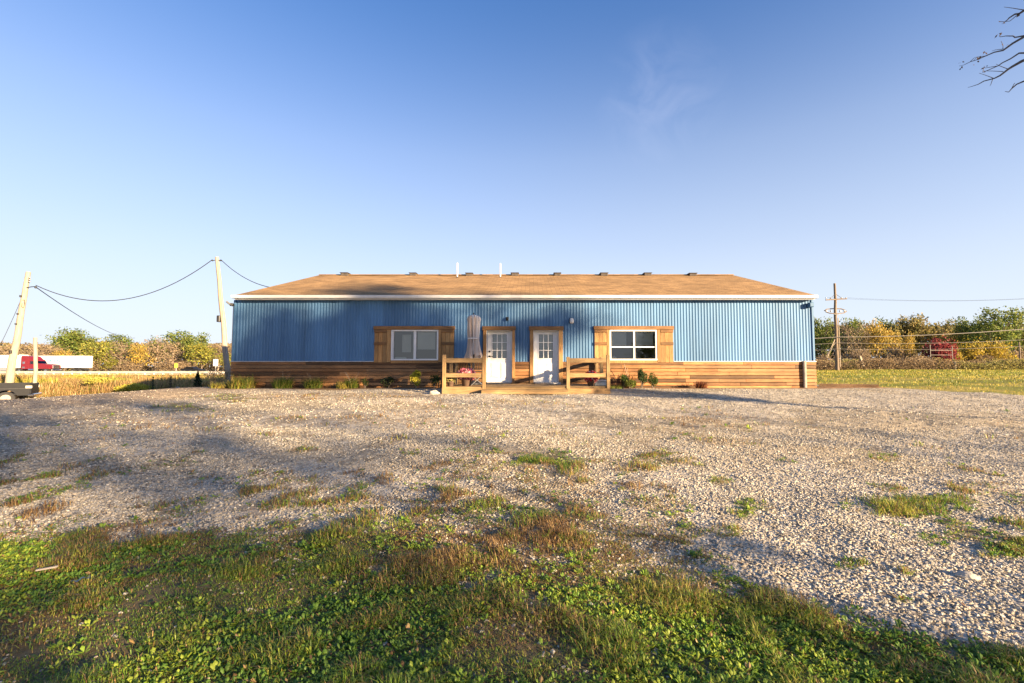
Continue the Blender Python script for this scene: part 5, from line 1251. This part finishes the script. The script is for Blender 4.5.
# bare twiggy weed at the left corner
p = at(219, 392, 17.2); t = thing('dry_bush', (p.x, 17.2, g1(p.x, 17.2)), 'bare grey twiggy bush at the left corner of the building', 'bush'); r = np.random.default_rng(5); out = []; tips = []
for k in range(14):
    a = r.uniform(0, 6.28); grow(r, np.zeros(3), np.array([math.cos(a) * .6, math.sin(a) * .6, 1.0]), r.uniform(.4, .75), .008, 2, out, tips, dict(wob=.15, up=.02, depth=4, kids=[5, 5, 5, 4], ratio=.5, rratio=.6, spread=.7, rmin=.003, **{'from': [.2]}))
V, Q = tubes_np([(a, b_) for a, b_, c in out], 4); np_mesh('stems', V, [Q], M['pole_pale'], None, True, t)
C = np.array(tips); V, Q = leaf_quads(C, .02, r); np_mesh('leaves', V, [Q], M['leaf'], np.repeat(palette(len(C), [(.25, .2, .08), (.3, .22, .1)], r), 4, 0), False, t)
shrub('goldenrod_bush', 0, 31.5, 1.05, 2.6, 2600, [(.46, .40, .05), (.38, .34, .05), (.52, .43, .07)], 'rounded golden bush at the far edge of the gravel lot', .07, x=at(133, 385, 31.5).x)
shrub('goldenrod_bush', 0, 33, .9, 3.2, 2200, [(.26, .27, .05), (.34, .31, .06)], 'lower green-gold bush to the left of the golden one', .07, x=at(105, 385, 33).x)

# dark pickup, tail towards us on the right
YK = 27.0; bx_ = at(33.5, 392, YK).x; zk = g1(bx_ - 1, YK + 1)
pk = thing('pickup_truck', (at(31, 392, YK).x, YK, zk), 'dark pickup truck parked at the left edge behind the gravel lip', 'pickup', rz=R(37))
zr = at(30, 383.2, YK).z - zk
def wheel_arch(x0, x1, z0, zt_, cxs, r): 
    poly = [(x0, z0)]
    for c in cxs:
        for a in range(0, 9): poly.append((c - r * math.cos(a * math.pi / 8), max(z0, .38 + r * math.sin(a * math.pi / 8))))
    return poly + [(x1, z0), (x1, zt_), (x0, zt_)]
m = MB(); poly = wheel_arch(-2.35, -.05, .52, zr, (-1.0,), .46); m.prism(poly, 0, .09); m.prism(poly, 1.81, 1.9); m.box(-2.35, -.05, .09, 1.81, .55, .62); m.box(-2.35, -2.28, .09, 1.81, .62, zr); m.build('bed', M['navy_paint'], pk)
m = MB(); m.box(-.09, .0, .09, 1.81, .6, zr - .01, bev=.02); m.build('tailgate', M['navy_paint'], pk)
m = MB(); m.box(-2.3, 0, -.025, 0, zr - .32, zr - .29); m.box(-2.3, .02, -.02, .1, zr, zr + .03, bev=.01); m.build('bed_trim', M['dark_metal'], pk)
m = MB(); m.prism([(-5.4, .5), (-2.4, .5), (-2.4, zr + .02), (-2.45, 1.0), (-2.6, zr + .62), (-3.6, zr + .62), (-4.2, zr + .05), (-5.3, zr - .05)], .02, 1.88); cb = m.build('cab', M['navy_paint'], pk)
m = MB(); m.prism([(-2.65, zr + .1), (-2.72, zr + .52), (-3.5, zr + .52), (-3.85, zr + .1)], .005, .02); m.build('side_window', M['dark_glass'], cb)
for s in (0, 1):
    m = MB(); y0 = .0 if s == 0 else 1.72; m.box(-.24, .022, y0 - .015, y0 + .18, zr - .30, zr - .14, bev=.01); m.build('tail_light', M['stone_white'], pk)
m = MB(); m.box(-.14, .12, -.02, 1.92, .46, .6, bev=.03); m.build('bumper', M['chrome'], pk)
for x in (-1.0, -4.4): wheel(pk, x, .14, .37, .37, .24, 'old_grey'); wheel(pk, x, 1.76, .37, .37, .24, 'old_grey')
# ------------------------------------------------------------------ distant trees
GREEN = [(.105, .15, .03), (.075, .11, .025), (.14, .175, .035), (.18, .19, .045)]; OLIVE = [(.18, .16, .05), (.23, .19, .07), (.12, .12, .04), (.27, .20, .07)]
GOLD = [(.38, .25, .04), (.44, .30, .06), (.28, .22, .05), (.22, .19, .05)]; YGRN = [(.21, .21, .035), (.27, .24, .045), (.15, .17, .035)]; BROWN = [(.23, .17, .10), (.29, .22, .13), (.18, .135, .085)]; RED = [(.19, .03, .035), (.24, .045, .045), (.13, .025, .03)]
broad = dict(kids=[10, 5, 4], lead=.75, spread=.95, ratio=.5, **{'from': [.3, .25]}); tallo = dict(kids=[11, 5, 3], lead=.85, spread=.75, ratio=.38, **{'from': [.25, .2]})
twiggy = dict(kids=[11, 6, 5], lead=.85, spread=.7, ratio=.42, rmin=.02, **{'from': [.2, .2]}); lowb = dict(kids=[12, 5, 4], lead=.6, spread=1.1, ratio=.7, bare=.05, **{'from': [.05, .2]})
KIND = {
 'green': [lambda s: make_tree('leafy_tree', s, 11, broad, 3000, .23, GREEN, .5, 'x', jit=.3)] , 'olive': [lambda s: make_tree('olive_tree', s, 11, broad, 2800, .23, OLIVE, .5, 'x', jit=.3)],
 'gold': [lambda s: make_tree('golden_tree', s, 9, dict(tallo, lead=.7, spread=.95, ratio=.5), 1500, .21, GOLD, .42, 'x', jit=.25)], 'ygrn': [lambda s: make_tree('yellowing_tree', s, 9, dict(tallo, lead=.7, spread=.9, ratio=.5), 1800, .22, YGRN, .45, 'x', jit=.3)],
 'brown': [lambda s: make_tree('bare_tree', s, 9, twiggy, 800, .18, BROWN, .55, 'x', bark='twig', sides=4)], 'red': [lambda s: make_tree('red_bush', s, 4, lowb, 2600, .16, RED, .3, 'x', cat='bush')],
 'ybush': [lambda s: make_tree('yellow_bush', s, 4.5, lowb, 2200, .15, [(.40, .29, .03), (.32, .27, .04), (.28, .20, .04)], .34, 'x', cat='bush')], 'bbush': [lambda s: make_tree('brown_bush', s, 4, lowb, 1300, .14, BROWN, .35, 'x', cat='bush', bark='twig')]}
PROTO = {}; USED = {}
def plant_tree(kind, px, pytop, Y, wpx, label, group, variants=2):
    k = len(USED.setdefault(kind, [])); v = k % variants
    if (kind, v) not in PROTO:
        t = KIND[kind][0](100 + 17 * v + len(kind)); PROTO[kind, v] = (t, SIZE[t.name]); first = True
    else: first = False
    p, (h, w) = PROTO[kind, v]
    x = at(px, 372, Y).x; z = g1(x, Y); H = at(px, pytop, Y).z - z; Wd = wpx / F * Y
    o = p if first else copy_thing(p)
    o.location = (x, Y, z); s = Wd / w; o.scale = (s, s, H / h); o.rotation_euler = (0, 0, rnd.uniform(0, 6.28))
    tag(o, label, 'bush' if 'bush' in kind or kind == 'red' else 'tree', group); USED[kind].append(o)
GL = 'trees beyond the highway'
for a in [('brown', 8, 344, 124, 34, 'bare brown tree behind the leaning pole'), ('brown', 30, 341, 128, 34, 'bare brown tree above the red truck cab'), ('brown', 52, 343, 122, 34, 'bare brown tree above the white trailer'),
          ('green', 64, 327, 138, 36, 'tall green tree rising over the middle of the white trailer'), ('green', 84, 329, 140, 34, 'tall green tree right of the one above the trailer'), ('green', 108, 333, 136, 34, 'green tree behind the yellowing tree past the trailer'),
          ('gold', 61, 348, 118, 16, 'small golden tree just above the white trailer'), ('ygrn', 97, 340, 118, 26, 'yellow-green tree at the right end of the white trailer'), ('brown', 118, 340, 120, 34, 'bare brown tree between the yellow-green and the golden tree'),
          ('gold', 139, 342, 117, 18, 'narrow golden tree standing alone among bare brown trees'), ('brown', 156, 336, 122, 32, 'bare brown tree right of the narrow golden tree'), ('brown', 172, 340, 119, 30, 'bare brown tree behind the small yellow sign'),
          ('green', 177, 329, 134, 36, 'tall green tree left of the service pole, its crown highest there'), ('green', 193, 331, 130, 30, 'green tree nearest the service pole'), ('ygrn', 201, 341, 118, 30, 'broad yellow-green tree left of the service pole'),
          ('brown', 217, 342, 124, 30, 'bare brown tree behind the white road sign'), ('brown', 234, 338, 128, 34, 'bare brown tree half hidden by the left end of the building'), ('ygrn', 226, 352, 116, 18, 'low yellow-green tree behind the foot of the service pole'),
          ('bbush', 84, 356, 116, 22, 'brown bush at the tail of the white trailer'), ('bbush', 128, 357, 116, 24, 'brown bush left of the narrow golden tree'), ('bbush', 168, 357, 116, 26, 'brown bush left of the small yellow sign'), ('bbush', 187, 358, 117, 16, 'dark brown bush above the dark car'), ('ygrn', 112, 358, 116, 14, 'lowest yellow-green tree, close behind the guardrail')]:
    plant_tree(*a, GL, variants=3 if a[0] in ('brown', 'green') else 2)
GR_ = 'trees beyond the field'
for a in [('green', 822, 316, 84, 26, 'green tree left of the utility pole, at the end of the building'), ('brown', 846, 322, 80, 22, 'bare brown tree right behind the utility pole'), ('brown', 862, 320, 82, 26, 'bare brown tree left of the orange-gold tree'),
          ('gold', 877, 318, 78, 22, 'tall orange-gold tree right of the utility pole'), ('gold', 896, 328, 80, 13, 'small yellow treetop right of the tall gold one'), ('olive', 906, 314, 96, 34, 'olive tree behind the small yellow treetop'),
          ('olive', 928, 312.5, 94, 36, 'broad olive tree behind the red bush'), ('green', 884, 316, 100, 30, 'dark green tree behind the tall gold one'), ('olive', 952, 317, 98, 30, 'olive tree right of the red bush'),
          ('green', 972, 315, 92, 30, 'green tree behind the yellow bushes'), ('green', 998, 306, 84, 40, 'tallest green tree near the right edge'), ('green', 1022, 307, 86, 36, 'tall green tree at the right edge of the picture'), ('green', 848, 317, 96, 26, 'dark green tree behind the bare brown one by the utility pole'),
          ('gold', 912, 331, 70, 11, 'slim yellow sapling between the gold tree and the red bush'), ('red', 941, 333, 69, 23, 'rounded red bush in front of the olive trees'), ('ybush', 975, 336, 70, 24, 'yellow bush right of the red bush'), ('ybush', 998, 337, 69, 26, 'broad yellow bush nearest the right edge'), ('ybush', 957, 345, 69, 10, 'small yellow bush between the red and the broad yellow bushes'),
          ('bbush', 858, 342, 70, 24, 'brown bush right of the utility pole foot'), ('bbush', 896, 342, 71, 26, 'brown bush below the small yellow treetop'), ('bbush', 918, 350, 68, 18, 'brown bush left of the pipe gate'), ('bbush', 1016, 346, 70, 20, 'brown bush beside the dark wooden post'), ('bbush', 826, 350, 70, 20, 'brown bush left of the utility pole foot'), ('bbush', 985, 352, 68, 20, 'brown bush below the yellow bushes')]:
    plant_tree(*a, GR_, variants=3 if a[0] == 'green' else 2)
# woods that read as one mass behind them
def woods(name, px0, px1, Y0, Y1, pyt, n, cols, leaf, label):
    Y = rng.uniform(Y0, Y1, n); px = rng.uniform(px0, px1, n); X = (px - CX) / F * Y
    top = np.interp(px, *pyt); H = (CAMZ + (367 - top - 3 * (fbm(X * .22, Y * .02, 3) - .5) * 4) / F * Y); zz0 = gz(X, Y)
    C = np.stack([X, Y, zz0 + (H - zz0) * rng.uniform(0, 1, n) ** .75], 1); V, Q = leaf_quads(C, leaf, rng, .6)
    t_ = fbm(X * .12, Y * .1 + 40, 3); c = palette(n, cols, rng, .3) * (0.65 + .7 * t_)[:, None]
    tag(np_mesh(name, V, [Q], M['leaf'], np.repeat(c, 4, 0)), label, 'woods', kind='stuff')
woods('far_woods', -60, 260, 142, 165, ([-60, 60, 120, 180, 260], [345, 346, 344, 346, 344]), 30000, BROWN + OLIVE[:2], .42, 'brown autumn woods behind the trees along the highway')
woods('far_woods', 780, 1080, 104, 120, ([780, 830, 900, 960, 1080], [333, 328, 326, 328, 324]), 26000, [(.06, .06, .03), (.09, .08, .04), (.07, .055, .035)], .36, 'dark woods behind the trees at the end of the field')

# ------------------------------------------------------------------ trees beside and behind the camera: branches in the frame, shade on the yard
SXY = Vector((math.sin(SUN_AZ), -math.cos(SUN_AZ))); UXY = Vector((math.cos(SUN_AZ), math.sin(SUN_AZ)))
def sunward(u, t): p = UXY * u + SXY * t; return p.x, p.y
def yard_tree(name, u, t, h, opt, n, leaf, cols, clump, label, seed, rz=0, sc=1, bark='bark'):
    o = make_tree(name, seed, h, opt, n, leaf, cols, clump, label, 'tree', bark=bark)
    x, y = sunward(u, t); o.location = (x, y, g1(x, y)); o.rotation_euler = (0, 0, rz); o.scale = (sc, sc, 1)
    return o
sp = dict(kids=[8, 3, 2], lead=.85, spread=.95, ratio=.40, rmin=.014, bare=.45, girth=.3, **{'from': [.62, .2]})
yard_tree('maple_tree', 9.7, 60, 21.5, dict(sp, ratio=.25, bare=.775, **{'from': [.82, .2]}), 2700, .19, BROWN + YGRN, .45, 'tall half-bare tree standing far behind the camera, shading the left wall', 5)
yard_tree('maple_tree', 6.0, 52, 19, dict(sp, ratio=.3, bare=.775, **{'from': [.82, .2]}), 1500, .19, BROWN + YGRN, .45, 'half-bare tree far behind the camera, left of the tallest one', 6)
yard_tree('maple_tree', .8, 50, 14.5, dict(sp, ratio=.42, bare=.74, **{'from': [.78, .2]}), 1300, .18, BROWN + YGRN, .45, 'shorter half-bare tree far behind the camera at the left', 7)
th = dict(kids=[12, 6, 5], lead=.75, spread=1.0, ratio=.5, rmin=.008, bare=.02, **{'from': [.08, .15]})
yard_tree('thicket_tree', -.6, 17, 6.0, th, 3400, .125, GREEN + YGRN, .42, 'leafy young tree behind the camera at the left', 8)
yard_tree('thicket_tree', 2.2, 19, 4.6, th, 1300, .12, GREEN + OLIVE, .4, 'low leafy tree behind the camera near the big bare one', 9)
yard_tree('young_tree', 12.35, 9.0, 5.1, dict(kids=[9, 5, 4], lead=.85, spread=.8, ratio=.28, rmin=.006, bare=.5, **{'from': [.6, .2]}), 3200, .06, YGRN, .17, 'small young tree just outside the right side of the yard', 12)
# the branch that reaches into the upper right corner
nt = thing('bare_branch_tree', (3.0, -6.4, g1(3.0, -6.4)), 'leafless tree whose bare branch tips reach into the upper right corner', 'tree')
r = np.random.default_rng(31); out = []; tips = []
def V3(px, py, Y): p = at(px, py, Y); return np.array([p.x - 3.0, p.y + 6.4, p.z - g1(3.0, -6.4)])
tr_pts = np.array([[0, 0, -.2], [.05, 0, 1.8], [-.1, .1, 3.6], [-.2, .1, 5.4], [-.1, .0, 7.4], [.1, -.1, 9.4]]); out.append((tr_pts, np.linspace(.085, .03, 6), 0))
def DB(px): return 2.55 + (1024 - px) / 40.0 if px < 1024 else 2.55 - (px - 1024) / 160.0      # the limb runs forward as well as across
def limb(start, pxs, r0, r1, extra=0):
    P = [start] + [V3(a, b_, DB(a)) for i, (a, b_) in enumerate(pxs)]
    P = np.array(P); Q = []
    for i in range(len(P) - 1):
        for f in (0, .5): Q.append(P[i] * (1 - f) + P[i + 1] * f + r.normal(size=3) * .008)
    Q.append(P[-1]); Q = np.array(Q); out.append((Q, np.linspace(r0, r1, len(Q)), 1)); return Q
s1 = np.array([-.15, .1, 4.6]); s2 = np.array([-.2, .1, 5.2])
B = limb(s1, [(1110, 30), (1024, 61), (1008, 69), (993, 78), (978, 84), (968, 87.5)], .011, .0016)
B2 = limb(B[3], [(1024, 37), (1003, 49), (985, 56), (970, 62), (959, 66)], .008, .0013)
B3 = limb(B[3], [(1060, 70), (1024, 82), (1012, 88), (1005, 91.5)], .008, .0013)
B4 = limb(s2, [(1100, 20), (1040, 2), (1024, 10), (1016, 16), (1009, 20), (1000, 21.5)], .012, .0013)
B5 = limb(B[3], [(1060, 20), (1024, 36), (1018, 34), (1008, 35), (999, 36)], .008, .0013)
B6 = limb(B[3], [(1050, 46), (1024, 53.5), (1010, 59), (997, 66), (986, 70.5), (982, 69)], .007, .0013)
for start, pts in ((V3(1008, 69, DB(1008)), [(1000, 66), (996, 64)]), (V3(993, 78, DB(993)), [(985, 75), (979, 73)]), (V3(993, 78, DB(993)), [(991, 84), (990, 86)]), (V3(1003, 71.5, DB(1003)), [(992, 71), (983, 71)]), (V3(985, 56, DB(985)), [(977, 57), (973, 61)]), (V3(1003, 49, DB(1003)), [(1003, 45), (1001, 41)]), (V3(1003, 49, DB(1003)), [(995, 50), (992, 51)]), (V3(970, 62, DB(970)), [(974, 58), (976, 57)]), (V3(1016, 16, DB(1016)), [(1010, 21), (1003, 22)]), (V3(1024, 10, DB(1024)), [(1012, 8), (1004, 7)]), (V3(1012, 88, DB(1012)), [(1014, 84), (1015, 83)]), (V3(997, 66, DB(997)), [(985, 68), (984, 66)])):
    P = np.array([start] + [V3(a, b_, DB(a)) for i, (a, b_) in enumerate(pts)]); out.append((P, np.linspace(.0024, .0012, len(P)), 2))
for k in range(9):
    a = k * 2.4; q = tr_pts[2] + (tr_pts[5] - tr_pts[2]) * (k / 9); dv = np.array([abs(math.cos(a)) * .9, math.sin(a) * .8 - .2, .45])
    grow(r, q, dv, 3.4 - .2 * k, .05, 1, out, tips, dict(wob=.12, up=.06, depth=3, kids=[5, 6, 5, 4], ratio=.5, rratio=.5, spread=.8, rmin=.004, **{'from': [.25, .2]}))
V, Q = tubes_np([(p_, r_) for p_, r_, d_ in out], 6); np_mesh('branches', V, [Q], M['dark_bark'], None, True, nt)
C = np.array([V3(a, b_, DB(a)) for a, b_ in ((960, 64), (961, 67), (975, 59), (976, 62), (984, 55), (1003, 46), (1000, 36), (984, 70), (1000, 22), (1022, 17))]); C = np.repeat(C, 3, 0) + r.normal(size=(30, 3)) * .012
V, Q = leaf_quads(C, .011, r); np_mesh('dry_leaves', V, [Q], M['leaf'], np.repeat(palette(30, [(.07, .05, .04), (.05, .04, .035)], r), 4, 0), False, nt)
